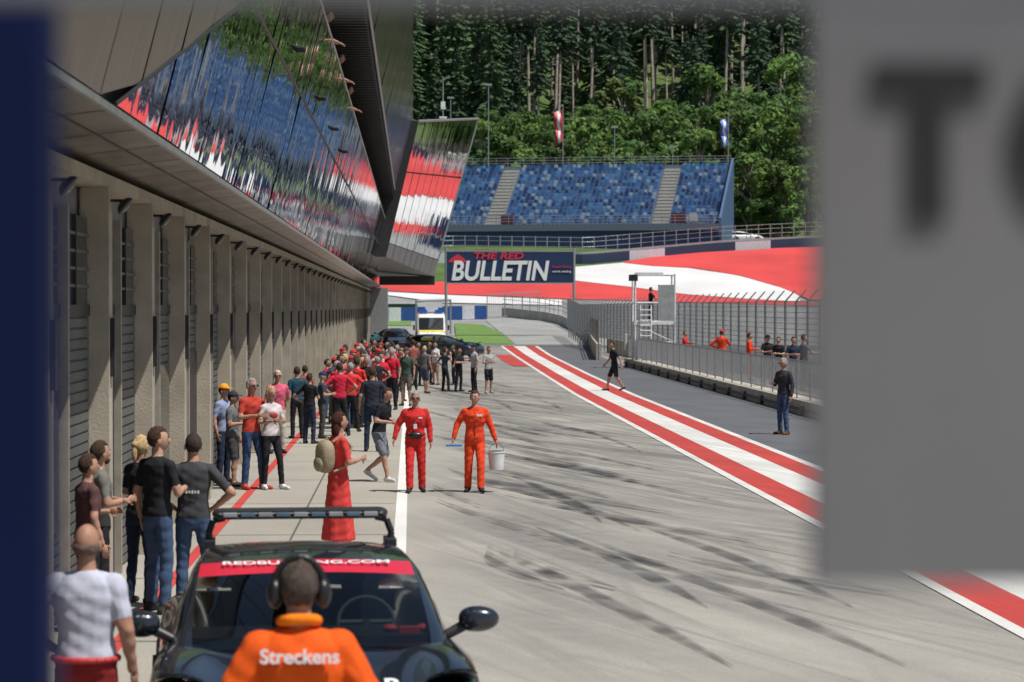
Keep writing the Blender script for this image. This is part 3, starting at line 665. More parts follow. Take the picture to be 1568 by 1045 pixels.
    def hf(p):
        z=p.z; wx=1-.30*max(0,-z)**1.3; y_=p.y
        if z<-.1 and p.y>0: y_*=1-.35*min(1,(-z-.1))
        if p.y<0: y_=p.y*(1-.10*abs(p.x)**2)
        return Vector((p.x*wx,y_-(.06 if z<-.5 else 0),z))
    mb.ell(hc,(.076,.096,.118),0,18,14,hf,Rh)
    mb.ell(hp((0,-.100,-.012)),(.014,.020,.026),0,8,6,None,Rh)
    for sd in(-1,1):
        mb.ell(hp((sd*.081,.008,-.012)),(.011,.022,.034),0,8,6,None,Rh)
        mb.ell(hp((sd*.031,-.086,.012)),(.014,.010,.008),5,8,6,None,Rh); mb.ell(hp((sd*.031,-.094,.012)),(.007,.005,.007),6,6,4,None,Rh)
        mb.ell(hp((sd*.031,-.091,.032)),(.019,.008,.004),4,8,4,None,Rh)
        if glasses: mb.ell(hp((sd*.034,-.098,.010)),(.030,.010,.021),6,10,6,None,Rh)
    if glasses: mb.tube(hp((-.075,-.07,.015)),hp((.075,-.07,.015)),.004,.004,5,6)
    mb.ell(hp((0,-.092,-.055)),(.024,.008,.007),9,8,4,None,Rh)
    def hairf(p):
        face=(p.y<-.15 and p.z<.52+.15*abs(p.x)) ; low=(p.z<(-.62 if p.y>.35 else -.30) and not hairlen>0)
        k=.86 if (face or low) else 1.0+.035*math.sin(11*p.x+9*p.z)+.025*math.sin(23*p.y+5*p.x)
        q=hf(p) if p.z<0 else p
        return Vector((q.x*k,q.y*k,q.z*k))
    if not bald: mb.ell(hp((0,.008,.012)),(.086,.105,.122),4,26,20,hairf,Rh)
    else: mb.ell(hp((0,.012,-.02)),(.0795,.097,.070),4,16,10,lambda p: p*(.8 if p.y<.0 or p.z>.4 or p.z<-.7 else 1),Rh)
    if beard: mb.ell(hp((0,-.055,-.065)),(.058,.05,.05),4,12,8,lambda p: p*(.75 if p.z>.3 else 1),Rh)
    if hairlen==1: mb.ell(hp((0,.06,-.09)),(.075,.05,.12),4,12,8,lambda p:p*(1+.06*math.sin(8*p.x+9*p.z)),Rh)
    if hairlen==2: mb.ell(hp((0,.10,.03)),(.045,.045,.045),4,10,8,None,Rh); mb.ell(hp((0,.12,-.06)),(.03,.03,.09),4,10,8,None,Rh)
    if cap:
        mb.ell(hp((0,.005,.03)),(.090,.108,.112),7,16,10,lambda p:Vector((p.x,p.y,max(p.z,.12))),Rh)
        mb.ell(hp((0,-.12,.05)),(.068,.075,.010),7,12,6,None,Rh)
    if phones:
        prev=None
        for k in range(17):
            t=math.pi*k/16; q=hp((.110*math.cos(t),.005,.0+.145*math.sin(t)))
            if prev is not None: mb.tube(prev,q,.017,.017,7,6)
            prev=q
        for sd in(-1,1): mb.ell(hp((sd*.104,.005,-.012)),(.036,.052,.066),6,14,12,None,Rh)
    if collar:
        prev=None
        for k in range(21):
            t=2*math.pi*k/20; q=T((.076*math.cos(t),.072*math.sin(t),1.535+.015*math.sin(t)))
            if prev is not None: mb.caps(prev,q,.026,.026,8,13)
            prev=q
    for sd in(-1,1):
        Ee,W=wr[sd]; d_=(W-Ee).normalized(); inw=Vector((-sd,-.25,0))
        if abs(d_.dot(inw.normalized()))>.8: inw=Vector((0,.3,-1))
        n_=(inw-d_*inw.dot(d_)).normalized(); wv_=d_.cross(n_)
        if wv_.y>0: wv_=-wv_
        c=W+d_*.055; Rm=Matrix((wv_,n_,d_)).transposed(); mb.ell(c,(.038,.016,.052),0,10,8,None,Rm)
        for k,(o_,L_) in enumerate(((.028,.070),(.010,.080),(-.009,.074),(-.027,.058))):
            a=W+d_*.088+wv_*o_; b_=a+(d_+n_*.25).normalized()*L_*.55; c_=b_+(d_+n_*.9).normalized()*L_*.45
            mb.tube(a,b_,.0092,.0085,6,0); mb.tube(b_,c_,.0085,.0065,6,0)
        a=W+d_*.03+wv_*.030; b_=a+(d_*.6+wv_*.75+n_*.3).normalized()*.038; c_=b_+(d_+wv_*.2+n_*.3).normalized()*.03
        mb.tube(a,b_,.011,.0095,6,0); mb.tube(b_,c_,.0095,.007,6,0)
    if extra: extra(mb,T,wr)
    capc=cap if cap else (.3,.2,.1)
    mats_=[skinm(skin),cloth(top),cloth(bottom),cloth(shoes),M('hair_%.2f_%.2f'%(hair[0],hair[2]),hair,.8,var=.35,scale=40,bump=.8,bscale=90,spec=.2),M('eye_white',(.6,.58,.55),.3),M('black_rubber',(.012,.012,.014),.35),cloth(capc),M('accent_white',(.7,.7,.7)),M('lip',(.33,.12,.1)),M('accent_tan',(.30,.24,.16),.8,bump=.5),M('accent_red',(.5,.04,.04)),M('accent_blue',(.03,.2,.5)),cloth(collar if collar else (.2,.2,.2))]
    o=mb.obj(name,mats_,None,(x,y,z0),math.radians(head)); s=h/1.79; o.scale=(s,s,s); return o
def gp(u,vf,vt=None):
    g=G(u,vf); out={'x':g.x,'y':g.y}
    if vt is not None: out['h']=min(1.92,max(1.55,(vf-vt)*g.y/F_))
    return out
def tp(u,vt,h=1.76,z0=0):
    d=F_*(H-h-z0)/(vt-470); return {'x':P(u,vt,d).x,'y':d,'h':h}
RED=(.54,.028,.026); ORG=(.67,.058,.018); BLK=(.018,.018,.022); NAVY=(.02,.03,.06); JEAN=(.05,.085,.16); GRY=(.12,.125,.13); WHT=(.62,.62,.64)
BLOND=(.50,.36,.18); BRN=(.06,.035,.022); GREYH=(.3,.29,.28)
def ex_m1(mb,T,wr):
    mb.ell(T((.0,-.135,1.02)),(.13,.055,.06),6); mb.tube(T((-.16,-.0,1.03)),T((-.14,-.1,1.03)),.02,.02,6,6)
    for sd in(-1,1): mb.path([T((sd*.17,0,1.03)),T((sd*.13,-.10,1.03)),T((0,-.135,1.03))],.017,6,6); mb.tube(T((sd*.05,-.06,1.50)),T((0,-.145,1.22)),.008,.008,5,12)
    mb.box(T((0,-.155,1.18)),(.06,.01,.08),8); mb.box(T((.09,-.142,1.33)),(.07,.01,.03),8); mb.box(T((-.12,-.12,.55)),(.1,.01,.03),8)
person('race_marshal',**gp(636,754,600),arms=('wide','down'),legs=('f','s'),top=RED,bottom=RED,sleeve=2,hem=.95,glasses=True,hair=GREYH,skin=(.38,.20,.14),vox=.014,loose=.15,bulk=1.06,extra=ex_m1,look=5)
def ex_m2(mb,T,wr):
    E_,W=wr[1]; c=W+Vector((.02,-.02,-.10))
    prev=None
    for k in range(9):
        t=math.pi*k/8; q=c+Vector((.135*math.cos(t),0,-.12+.15*math.sin(t)))
        if prev: mb.tube(prev,q,.004,.004,5,6)
        prev=q
    mb.tube(c+Vector((0,0,-.43)),c+Vector((0,0,-.12)),.125,.15,20,8); mb.tube(c+Vector((0,0,-.13)),c+Vector((0,0,-.105)),.157,.157,20,8); mb.tube(c+Vector((0,0,-.106)),c+Vector((0,0,-.10)),.14,.14,16,6)
    E_,W=wr[-1]; mb.box(W+Vector((.0,-.06,-.13)),(.28,.10,.03),12)
    mb.box(T((.08,-.140,1.36)),(.10,.01,.04),8); mb.tube(T((0,-.132,1.0)),T((0,-.128,1.42)),.006,.006,5,6)
person('race_marshal',**gp(727,754,598),arms=('wide','carry'),legs=('s','f'),top=ORG,bottom=ORG,sleeve=2,hair=BRN,skin=(.44,.25,.18),vox=.014,loose=.12,bulk=1.04,extra=ex_m2,look=-12)
def ex_bp(mb,T,wr):
    mb.ell(T((0,.185,1.24)),(.155,.105,.21),10,16,12,lambda p:Vector((math.copysign(abs(p.x)**.7,p.x),math.copysign(abs(p.y)**.8,p.y),math.copysign(abs(p.z)**.75,p.z))))
    mb.ell(T((0,.275,1.15)),(.11,.05,.10),10); mb.path([T((-.02,.15,1.42)),T((-.02,.17,1.48)),T((-.02,.2,1.42))],.012,6,10)
    for sd in(-1,1): mb.path([T((sd*.09,.12,1.42)),T((sd*.10,.0,1.50)),T((sd*.11,-.13,1.36)),T((sd*.135,-.05,1.12)),T((sd*.11,.12,1.05))],.018,6,10)
person('woman_in_dress',x=P(518,600,30.3).x,y=30.3,h=1.78,head=118,arms=('front','down'),legs=('s','r'),top=(.56,.05,.045),bottom=(.56,.05,.045),skin=(.40,.22,.15),hair=(.06,.02,.015),hairlen=1,fem=True,dress=(1.08,.18,.14,.25),sleeve=.9,vox=.016,extra=ex_bp)
person('man_in_shorts',**gp(580,738,592),head=60,arms=('front','front'),legs=('f','d'),lean=14,top=BLK,bottom=(.16,.17,.2),shorts=.50,shoes=WHT,skin=(.42,.24,.17),hair=BRN,vox=.016)
person('spectator',**gp(215,925,668),head=150,arms=('front','crossed'),top=BLK,bottom=NAVY,hair=BLOND,hairlen=2,fem=True,vox=.012)
person('spectator',**gp(241,940,655),head=140,arms=('front','down'),legs=('s','r'),top=BLK,bottom=JEAN,hair=BRN,vox=.011,skin=(.44,.26,.18),look=-35)
def ex_print(mb,T,wr):
    for k in range(6): mb.box(T((-.075+k*.03,.136,1.21)),(.018,.006,.022 if k%2 else .03),8)
person('spectator',**gp(296,935,665),head=176,arms=('hips','hips'),legs=('w','s'),top=(.05,.052,.058),bottom=JEAN,hair=(.05,.035,.03),vox=.011,bulk=1.08,sleeve=.85,extra=ex_print,look=12)
person('spectator',x=-3.10,y=24.1,h=1.77,head=110,arms=('front','crossed'),top=(.16,.16,.14),bottom=BLK,hair=BRN,vox=.014,beard=True,look=20)  # solid figure added in place of a reflection in the garage glass
person('spectator',x=-3.08,y=23.1,h=1.70,head=120,arms=('down','front'),top=(.10,.05,.05),bottom=BLK,hair=BRN,vox=.014)  # second figure added for the reflected people, not a real bystander
def ex_belt(mb,T,wr):
    prev=None
    for k in range(25):
        t=2*math.pi*k/24; q=T((.178*math.cos(t)*1.08,.13*math.sin(t)*1.08,.985))
        if prev: mb.tube(prev,q,.02,.02,6,11)
        prev=q
person('man_in_white_shirt',x=P(132,800,14.6).x,y=14.6,h=1.80,head=172,arms=('down','hips'),legs=('s','s'),top=(.46,.48,.57),bottom=(.22,.02,.02),skin=(.36,.19,.13),bald=True,hair=(.15,.10,.08),vox=.009,bulk=1.08,loose=.12,hem=.99,extra=ex_belt)
pm=person('marshal_with_headset',x=P(458,850,11.2).x,y=11.2,h=1.92,head=184,arms=('wide','wide'),legs=('w','w'),top=(.74,.098,.010),bottom=(.74,.098,.010),sleeve=2,skin=(.38,.22,.15),hair=(.08,.06,.05),phones=True,vox=.009,bulk=1.16,loose=.12,collar=(.78,.20,.01))
t_=text('back_print','Streckens',.36,(pm.location.x+.01,pm.location.y-.155,1.50),Matrix.Rotation(math.radians(80),3,'X'),M('accent_white',(.7,.7,.7)),None,.012,0,.02)
bpy.context.view_layer.update(); t_.parent=pm; t_.matrix_parent_inverse=pm.matrix_world.inverted()
person('spectator',**tp(342,588,1.74),head=60,arms=('down','down'),top=(.25,.3,.45),bottom=NAVY,cap=(.75,.3,.02),vox=.018)
person('spectator',**gp(356,745,600),head=75,arms=('front','down'),legs=('r','s'),top=(.13,.14,.14),bottom=(.05,.05,.05),shorts=.52,cap=(.03,.035,.05),shoes=(.04,.04,.04),vox=.015,bulk=1.08)
person('spectator',**gp(385,750,580),head=40,arms=('front','front'),legs=('s','r'),top=(.46,.05,.035),bottom=(.04,.07,.15),hair=GREYH,shoes=(.5,.08,.05),vox=.016,glasses=True)
def ex_shirt(mb,T,wr): mb.ell(T((0,-.10,1.30)),(.09,.045,.07),11)
person('spectator',**gp(415,750,592),head=30,arms=('front','front'),legs=('s','r'),top=(.58,.52,.52),bottom=BLK,hair=BLOND,hairlen=1,fem=True,shoes=WHT,vox=.015,extra=ex_shirt)
person('spectator',**tp(425,567,1.76),head=10,arms=('down','behind'),top=(.6,.11,.18),bottom=(.45,.42,.36),hair=(.55,.5,.45),vox=.018,glasses=True)
person('spectator',**gp(455,672,562),head=200,arms=('hips','down'),top=(.02,.06,.09),bottom=BLK,hair=BRN)
person('spectator',**gp(474,680,572),head=150,arms=('front','hips'),top=BLK,bottom=NAVY,hair=BRN)
person('spectator',**gp(493,672,570),head=100,arms=('front','front'),top=(.04,.05,.07),bottom=(.06,.06,.06),hair=GREYH,cap=(.02,.03,.08))
person('spectator',**gp(520,668,556),head=185,arms=('hips','hips'),top=(.5,.02,.05),bottom=BLK,hair=BRN,legs=('w','s'))
person('spectator',**gp(570,692,562),head=175,arms=('hips','down'),top=(.025,.03,.045),bottom=NAVY,hair=BRN,skin=(.4,.22,.15),vox=.018,bulk=1.05)
person('spectator',**gp(547,655,548),head=150,arms=('front','down'),top=(.6,.03,.03),bottom=BLK,hair=BRN)
person('race_marshal',**gp(560,640,545),head=200,arms=('down','front'),top=RED,bottom=RED,sleeve=2)
person('spectator',**gp(583,632,540),head=10,arms=('crossed','crossed'),top=(.55,.02,.04),bottom=BLK)
person('spectator',**gp(600,628,533),head=-30,arms=('front','down'),top=(.55,.02,.05),bottom=BLK,hair=GREYH)
person('spectator',**gp(537,640,545),head=170,arms=('down','down'),top=BLK,bottom=JEAN,cap=(.5,.02,.03))
person('spectator',**gp(613,615,535),head=20,arms=('down','hips'),top=(.08,.09,.09),bottom=BLK,hair=BRN)
person('spectator',**gp(622,622,532),head=-20,arms=('face','down'),top=(.05,.08,.06),bottom=(.14,.12,.1),shorts=.5,hair=BRN,cap=(.05,.06,.05))
person('spectator',**gp(650,603,530),head=150,arms=('down','hips'),legs=('s','f'),top=(.12,.12,.13),bottom=(.05,.06,.1),shorts=.5,hair=BLOND)
person('spectator',**gp(667,590,524),head=-40,arms=('down','crossed'),top=WHT,bottom=(.3,.2,.15),shorts=.5,hair=BRN,fem=True,hairlen=1)
person('spectator',**gp(681,600,532),head=120,arms=('face','hips'),legs=('r','s'),top=(.05,.06,.08),bottom=BLK,hair=BRN)
person('spectator',**gp(703,600,533),head=50,arms=('crossed','crossed'),legs=('w','s'),top=BLK,bottom=BLK,hair=BRN)
person('spectator',**gp(726,601,528),head=-65,arms=('front','down'),top=(.40,.40,.40),bottom=BLK,hair=BRN,cap=(.02,.02,.02))
person('spectator',**gp(748,603,531),head=30,arms=('front','front'),legs=('r','s'),top=(.35,.35,.35),bottom=BLK,shorts=.5,hair=BRN,shoes=(.3,.3,.3))
rp=random.Random(21); n_=0
CR=[((.6,.04,.04),7),((.5,.02,.04),5),(BLK,4),(NAVY,2),((.35,.36,.38),2),((.10,.14,.24),1)]
for k in range(58):
    v1=rp.uniform(588,662); t=(v1-588)/74; u=rp.gauss(592-82*t,24-4*t)
    if u>640-30*t or u<500-50*t: continue
    c_=rp.choices([c[0] for c in CR],[c[1] for c in CR])[0]
    g=gp(u,v1); person('spectator',x=g['x'],y=g['y'],h=rp.uniform(1.62,1.88),head=rp.uniform(-180,180),arms=rp.choice([('front','down'),('hips','down'),('crossed','crossed'),('down','face'),('behind','behind'),('swf','down')]),legs=rp.choice([('s','s'),('r','s'),('s','f'),('w','s')]),top=c_,bottom=rp.choice([BLK,JEAN,NAVY,(.2,.18,.15)]),hair=rp.choice([BRN,BLOND,GREYH,BRN]),cap=rp.choice([None,None,None,(.45,.03,.03),(.03,.03,.05)]),vox=.026,skin=rp.choice([(.42,.235,.16),(.36,.19,.13)]),bulk=rp.uniform(.95,1.15))
for (u,v0,v1) in ((640,592,524),(657,588,523),(695,590,528),(467,655,560),(632,598,520)):
    person('spectator',**gp(u,v0,v1),head=rp.uniform(-180,180),arms=('front','down'),top=rp.choice([BLK,(.3,.1,.08),(.25,.26,.28)]),bottom=BLK,hair=BRN,vox=.025)
person('pedestrian',**gp(941,599,523),head=-75,arms=('swf','swb'),legs=('f','b'),lean=6,top=BLK,bottom=BLK,shorts=.52,hair=BRN,skin=(.42,.23,.16))
person('pedestrian',**gp(1200,666,548),head=-50,arms=('front','down'),legs=('s','r'),top=(.035,.036,.045),bottom=JEAN,shoes=(.12,.06,.03),sleeve=2,hair=GREYH,vox=.017,bulk=1.04,glasses=True)
def plat(u,vt,**k):
    X=12.3; y=X*F_/(u-630); z=P(u,vt,y).z; person('race_marshal' if k.pop('m',0) else 'spectator',x=X+random.uniform(-.3,.3),y=y,h=min(1.9,max(1.6,z-.41)),z0=.41,**k)
plat(1057,508,m=1,top=RED,bottom=RED,sleeve=2,head=60,arms=('rail','down'))
plat(1113,505,m=1,top=ORG,bottom=ORG,sleeve=2,head=150,arms=('rail','hips'),bulk=1.2,cap=(.5,.04,.03))
plat(1150,510,m=1,top=ORG,bottom=ORG,sleeve=2,head=80,arms=('front','down'))
plat(1184,513,top=BLK,bottom=BLK,head=20,arms=('front','front'),cap=(.02,.02,.02))
plat(1197,516,top=BLK,bottom=NAVY,head=-40,arms=('down','front'))
plat(1216,516,top=NAVY,bottom=BLK,head=0,arms=('front','front'))
plat(1228,512,top=(.1,.1,.12),bottom=BLK,head=100,arms=('rail','rail'))
person('spectator',x=12.1,y=122,h=1.75,z0=2.34,head=100,top=BLK,bottom=BLK,arms=('rail','rail'))
for y_,c_ in ((38,(.05,.09,.2)),(47,(.04,.04,.05)),(55,(.3,.1,.08)),(63,(.04,.05,.08)),(30.5,(.5,.05,.05))):
    person('terrace_spectator',x=-1.82,y=y_,h=1.80,z0=7.09,head=90,top=c_,bottom=NAVY,arms=('lean','lean'),lean=16)
# ---------------------------------------------------------------- cars
def catmull(P_,n):
    P_=np.array(P_,float); K=len(P_); out=[]
    for i in range(K-1):
        p0=P_[max(0,i-1)];p1=P_[i];p2=P_[i+1];p3=P_[min(K-1,i+2)]
        for k in range(n):
            t=k/n; out.append(.5*((2*p1)+(-p0+p2)*t+(2*p0-5*p1+4*p2-p3)*t*t+(-p0+3*p1-3*p2+p3)*t**3))
    out.append(P_[-1]); return np.array(out)
def glassmat():
    m=bpy.data.materials.new('car_glass'); m.use_nodes=True; nt=m.node_tree; out=nt.nodes['Material Output']
    g=nt.nodes.new('ShaderNodeBsdfGlossy'); g.inputs['Roughness'].default_value=.03; t=nt.nodes.new('ShaderNodeBsdfTransparent'); t.inputs[0].default_value=(.45,.50,.49,1)
    f=nt.nodes.new('ShaderNodeFresnel'); f.inputs[0].default_value=1.5; mx=nt.nodes.new('ShaderNodeMixShader'); nt.links.new(f.outputs[0],mx.inputs[0]); nt.links.new(t.outputs[0],mx.inputs[1]); nt.links.new(g.outputs[0],mx.inputs[2]); nt.links.new(mx.outputs[0],out.inputs[0]); return m
m_glass=glassmat()
def car(name,loc,rz,paint,strip=False,bar=False,nsub=4):
    e=empty(name,loc,rz); mb=MB()
    st=[(-2.32,.55,.34,.45,.52,.55),(-2.25,.80,.24,.46,.64,.66),(-2.05,.93,.19,.52,.78,.74),(-1.7,.985,.18,.60,.92,.81),(-1.3,1.0,.18,.64,.975,.89),(-.85,.99,.18,.66,.985,.975),(-.2,.975,.18,.66,.97,.97),(.6,.975,.18,.66,.98,.97),(1.4,1.0,.18,.68,1.0,.98),(1.9,.995,.2,.68,1.0,.99),(2.3,.93,.26,.68,.96,.97),(2.5,.80,.34,.66,.86,.88),(2.56,.55,.4,.62,.74,.76)]
    S=catmull(st,nsub); A=[]
    for (y,w_,zb_,zm,zs,zc) in S:
        half=[(0,zb_),(w_*.7,zb_),(w_*.94,zb_+.06),(w_*.985,(zb_+zm)/2),(w_,zm),(w_*.985,zm+(zs-zm)*.5),(w_*.95,zm+(zs-zm)*.82),(w_*.88,zs-.01),(w_*.79,zs),(w_*.66,(zs*.5+zc*.5)-.005),(w_*.5,zc-.008),(w_*.25,zc),(0,zc+.004)]
        A.append([(-a,y,z) for a,z in half[::-1]]+[(a,y,z) for a,z in half[1:]])
    mb.grid(A,0,True)
    for end in(0,-1): mb.add(A[end],[tuple(range(len(A[end])))],0)
    for wy in(-1.38,1.52):
        for sd in(-1,1):
            mb.tube((sd*.90,wy,.36),(sd*1.006,wy,.36),.42,.42,28,2); mb.tube((sd*.80,wy,.34),(sd*1.015,wy,.34),.345,.345,28,3); mb.tube((sd*1.0,wy,.34),(sd*1.02,wy,.34),.24,.24,20,4)
            for k in range(5):
                t=2*math.pi*k/5; mb.tube((sd*1.025,wy,.34),(sd*1.025,wy+.23*math.cos(t),.34+.23*math.sin(t)),.03,.022,6,2)
    mb.box((0,-2.30,.42),(1.0,.05,.16),2); mb.box((.68,-2.2,.40),(.3,.12,.14),2,rz=.3); mb.box((-.68,-2.2,.40),(.3,.12,.14),2,rz=-.3)
    for sd in(-1,1):
        Rm=Matrix.Rotation(sd*.2,3,'Z')@Matrix.Rotation(-.34,3,'X')
        c0=Vector((sd*.78,-1.78,.878))
        mb.ell(c0,(.135,.25,.022),2,20,8,None,Rm)
        for k in range(4): mb.ell(c0+Rm@Vector(((-.05 if k%2 else .05),(-.09 if k<2 else .05),.020)),(.034,.038,.016),5,12,8)
        mb.ell(c0+Rm@Vector((0,0,.006)),(.142,.262,.034),6,20,10,None,Rm)
        mb.box((sd*.7,2.50,.80),(.4,.08,.08),7)
        mb.tube((sd*.86,-.52,.98),(sd*.99,-.50,1.05),.035,.04,8,2)
        mb.ell((sd*1.065,-.52,1.085),(.13,.085,.09),0,20,14,lambda p:Vector((math.copysign(abs(p.x)**.75,p.x),p.y if p.y<0 else p.y*.6,math.copysign(abs(p.z)**.8,p.z)*(1-.25*max(0,p.x*sd)))))
        mb.box((sd*1.065,-.463,1.085),(.19,.006,.12),5)
    body=mb.obj('body',[paint,m_glass,m_dark,M('tyre_rubber',(.02,.02,.02),.8),M('wheel_rim',(.25,.25,.26),.3,metal=.8),M('lamp_silver',(.8,.8,.82),.12,metal=1,var=.02),m_glass,M('tail_lamp',(.4,.01,.01),.2)],e)
    g=MB()
    gs_=[(-.98,.84,.77,.965),(-.70,.87,.78,1.06),(-.35,.88,.77,1.175),(0,.88,.76,1.28),(.25,.875,.745,1.345),(.45,.875,.735,1.39),(.8,.865,.71,1.42),(1.3,.865,.68,1.425),(1.8,.85,.65,1.38),(2.15,.82,.62,1.22),(2.38,.78,.6,1.03),(2.45,.76,.58,.97)]
    S=catmull(gs_,3); A=[]
    for (y,wb,wr_,z) in S:
        zb2=.955; hh=z-zb2
        half=[(wb,zb2),(wb*.6+wr_*.4,zb2+hh*.45),(wr_*1.03,zb2+hh*.84),(wr_*.985,z-.028*min(1,hh/.2)),(wr_*.945,z-.010),(wr_*.6,z+.006),(wr_*.3,z+.014),(0,z+.017)]
        A.append([(-a,y,zz) for a,zz in half]+[(a,y,zz) for a,zz in half[-2::-1]])
    K=len(S)
    def gm(k,i):
        y=(S[k][0]+S[k+1][0])/2; j=min(i,13-i)
        if j<=1:
            if y<-.55 or y>2.1: return 0
            if .62<y<.72 or 1.62<y<1.72: return 0
            return 1
        if j==2 or j==3: return 0
        if y<.42: return (2 if (y>.20 and strip) else 1)
        if y>1.9: return 1
        return 0
    g.grid(A,gm,True); g.obj('greenhouse',[paint,m_glass,M('sun_strip_red',(.56,.02,.045),.35,var=.03)],e)
    i_=MB(); i_.box((0,-.45,.95),(1.5,.55,.12),0)
    for sx in(-.37,.37):
        i_.ell((sx,.55,.80),(.25,.14,.38),1); i_.ell((sx,.60,1.20),(.13,.07,.11),1); i_.ell((sx,.30,.50),(.26,.3,.14),1)
    i_.box((0,1.4,.75),(1.3,.2,.6),1)
    c=Vector((.37,-.12,1.02)); prev=None
    for k in range(21):
        t=2*math.pi*k/20; q=c+Vector((.18*math.cos(t),.06*math.sin(t),.17*math.sin(t)))
        if prev: i_.tube(prev,q,.014,.014,6,1)
        prev=q
    i_.tube(c+Vector((-.17,0,0)),c+Vector((.17,0,0)),.02,.02,6,1); i_.tube(c,c+Vector((0,-.25,-.08)),.03,.03,6,0)
    if strip: i_.box((.62,-.60,1.03),(.13,.08,.04),2); i_.ell((.50,-.55,1.035),(.05,.04,.03),2); i_.ell((.70,-.55,1.035),(.04,.04,.03),2)
    i_.obj('interior',[m_dark,M('seat_grey',(.10,.10,.105),.8),M('accent_red',(.5,.04,.04))],e)
    if bar:
        b_=MB(); zB=1.60; yB=1.75
        b_.box((0,yB,zB),(1.16,.26,.022),0); b_.box((0,yB,zB+.048),(1.14,.24,.022),0)
        for k in range(9):
            xx=-.50+k*.125; b_.box((xx,yB,zB+.024),(.10,.28,.036),1 if k%2 else 2)
        for sd in(-1,1):
            b_.ell((sd*.57,yB,zB+.024),(.06,.14,.042),0); b_.path([(sd*.54,yB,zB-.01),(sd*.62,yB,zB-.03),(sd*.655,yB,zB-.13),(sd*.64,yB,1.36)],.026,8,0); b_.box((sd*.645,yB,1.40),(.08,.30,.06),0)
        b_.obj('light_bar',[m_dark,M('lightbar_lens',(.10,.16,.22),.15),M('lightbar_led',(.30,.32,.34),.2)],e,bevel=.006)
    return e
pb=M('paint_black',(.010,.014,.022),.22,var=.1,coat=1.)
cx,cy=-.70,16.35; crz=math.radians(4.3)
sc_car=car('safety_car',(cx,cy,0),crz,pb,True,True,5); sc_car.scale=(1.04,1,.96)
Rt=Matrix.Rotation(math.atan2(1.39-1.28,.45),3,'X')
t_=text('sun_strip_text','REDBULLRING.COM',1.10,(0,.325,1.395),Rt,M('accent_white',(.7,.7,.7)),None,.002,0,.02,.066); t_.parent=sc_car
t_=text('bonnet_text','SAFETY CAR',1.0,(0.0,-1.72,.838),Matrix.Rotation(.22,3,'X'),M('accent_white',(.7,.7,.7)),None,.002,0,.03,.20); t_.parent=sc_car
car('parked_car',(G(682,548).x,146,0),math.radians(60),M('paint_darkblue',(.015,.025,.04),.25,coat=1.),nsub=3)
car('parked_car',(G(612,530).x-.2,172,0),math.radians(5),M('paint_darkblue',(.015,.025,.04)),nsub=3)
car('parked_car',(P(598,520,186).x,186,0),math.radians(-20),M('paint_teal',(.02,.09,.10),.3,coat=1.),nsub=3)
p=G(1146,374); car('parked_car',(p.x,p.y+3,zt(p.y+3)),math.radians(100),M('paint_white',(.7,.7,.7),.3,coat=1.),nsub=3)
am=empty('ambulance',(P(660,500,166).x,166,0)); am.scale=(1.05,1,1.12); mb=MB()
prof=[(-2.6,.35,.9,.9),(-2.55,.3,.96,1.05),(-2.2,.28,1.0,1.25),(-1.75,.28,1.0,1.35),(-1.1,.28,1.0,2.1),(-.8,.28,1.0,2.35),(2.6,.28,1.0,2.45),(2.8,.3,.98,2.3)]
A=[]
for y,zb_,w_,z in prof: A.append([(-w_*.9,y,zb_),(-w_,y,zb_+.2),(-w_,y,z*.55),(-w_*.9,y,z-.12),(-w_*.8,y,z),(w_*.8,y,z),(w_*.9,y,z-.12),(w_,y,z*.55),(w_,y,zb_+.2),(w_*.9,y,zb_)])
mb.grid(A,lambda k,i:1 if (k==3 and i==4) or (k==4 and i in(2,6)) else 0,False,True); mb.add(A[0],[tuple(range(10))],0); mb.add(A[-1],[tuple(range(10))],0)
mb.box((0,-2.62,.80),(1.7,.05,.14),2); mb.box((0,-2.61,.55),(1.5,.06,.2),3); mb.box((-.5,-.7,2.48),(.5,.3,.2),4); mb.box((.5,-.7,2.48),(.5,.3,.2),4)
mb.add([(-.8,-2.21,1.262),(.8,-2.21,1.262),(.8,-1.80,1.352),(-.8,-1.80,1.352)],[(0,1,2,3)],2)
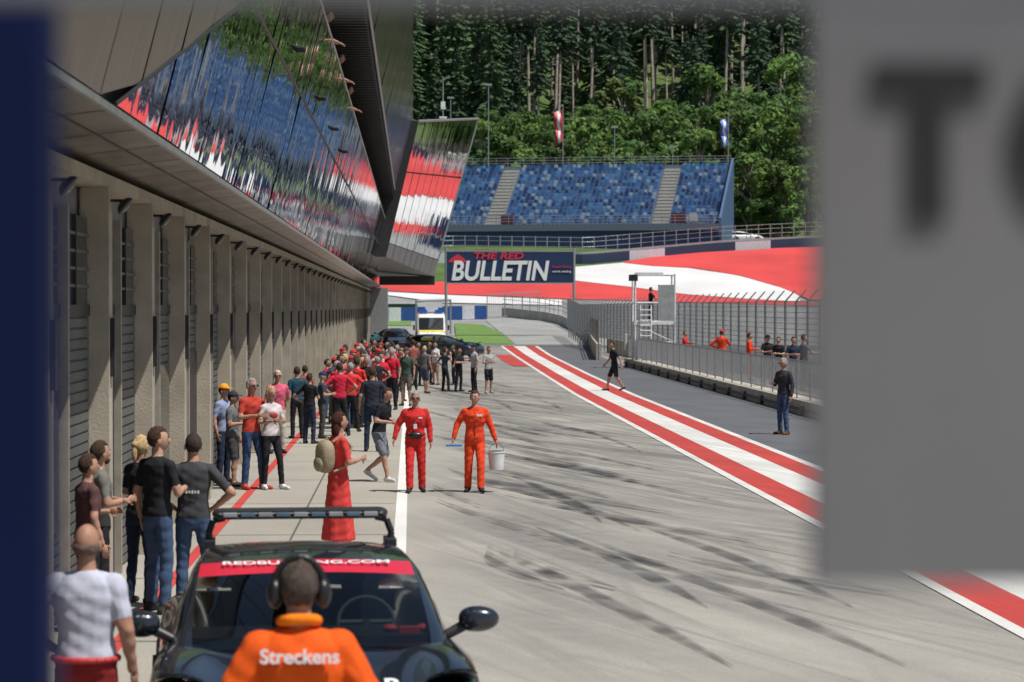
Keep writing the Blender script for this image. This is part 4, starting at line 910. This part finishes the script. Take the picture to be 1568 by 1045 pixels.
for sd in(-1,1):
    mb.box((sd*.75,-2.60,.98),(.3,.08,.14),5); mb.box((sd*1.12,-1.6,1.5),(.12,.15,.3),3); mb.box((sd*1.004,.6,1.0),(.01,3.8,.3),2)
    for wy in(-1.7,1.7): mb.tube((sd*.8,wy,.34),(sd*1.02,wy,.34),.34,.34,20,3)
mb.obj('body',[M('paint_white',(.7,.7,.7)),m_wglass,M('stripe_yellow',(.7,.6,.03)),m_dark,M('beacon_blue',(.03,.12,.6),.2),M('lamp_silver',(.8,.8,.8))],am)
# ---------------------------------------------------------------- near objects
d=1.6
sg=empty('sign_board'); mb=MB(); L0=P(1247,500,d).x; zB=P(1300,897,d).z
mb.bb(L0,L0+1.0,d,d+.02,zB,zB+.75,0); mb.bb(L0+.95,L0+1.0,d+.02,d+.07,0,zB+.75,1)
mb.obj('board',[M('board_grey',(.185,.18,.185),.6,var=.18,scale=2.5),m_dark],sg)
bk_=M('letter_black',(.02,.02,.022),.5)
y1=d-.004
mb=MB()
def rectpx(u0,u1,v0,v1):
    a=P(u0,v0,d);b=P(u1,v1,d); mb.bb(a.x,b.x,y1,d-.001,b.z,a.z,0)
rectpx(1335,1508,98,148); rectpx(1392,1448,148.5,338); mb.obj('letter_t',[bk_],sg)
c=P(1642,220,d); A=[]
for k in range(33):
    t=2*math.pi*k/32; A.append([(c.x+.043*math.cos(t),y1,c.z+.055*math.sin(t)),(c.x+.022*math.cos(t),y1,c.z+.033*math.sin(t))])
mb=MB(); mb.grid(A,0,False); mb.obj('letter_o',[bk_],sg)
mb=MB(); xr=P(74,500,d).x; mb.bb(xr-.35,xr,d,d+.06,0,4.2,0)
mb.obj('blue_post',[M('post_navy',(.003,.009,.05),.6,var=.1,scale=3,spec=.15)],bevel=.004)
mb=MB(); zt0=P(900,-4,1.3).z; mb.bb(-.7,1.2,1.3,1.34,zt0,zt0+.06,0)
for xx in(-.68,1.18): mb.bb(xx-.02,xx+.02,1.345,1.385,0,zt0+.06,0)
mb.obj('gate_top_rail',[M('rail_grey',(.16,.17,.19),.6)])
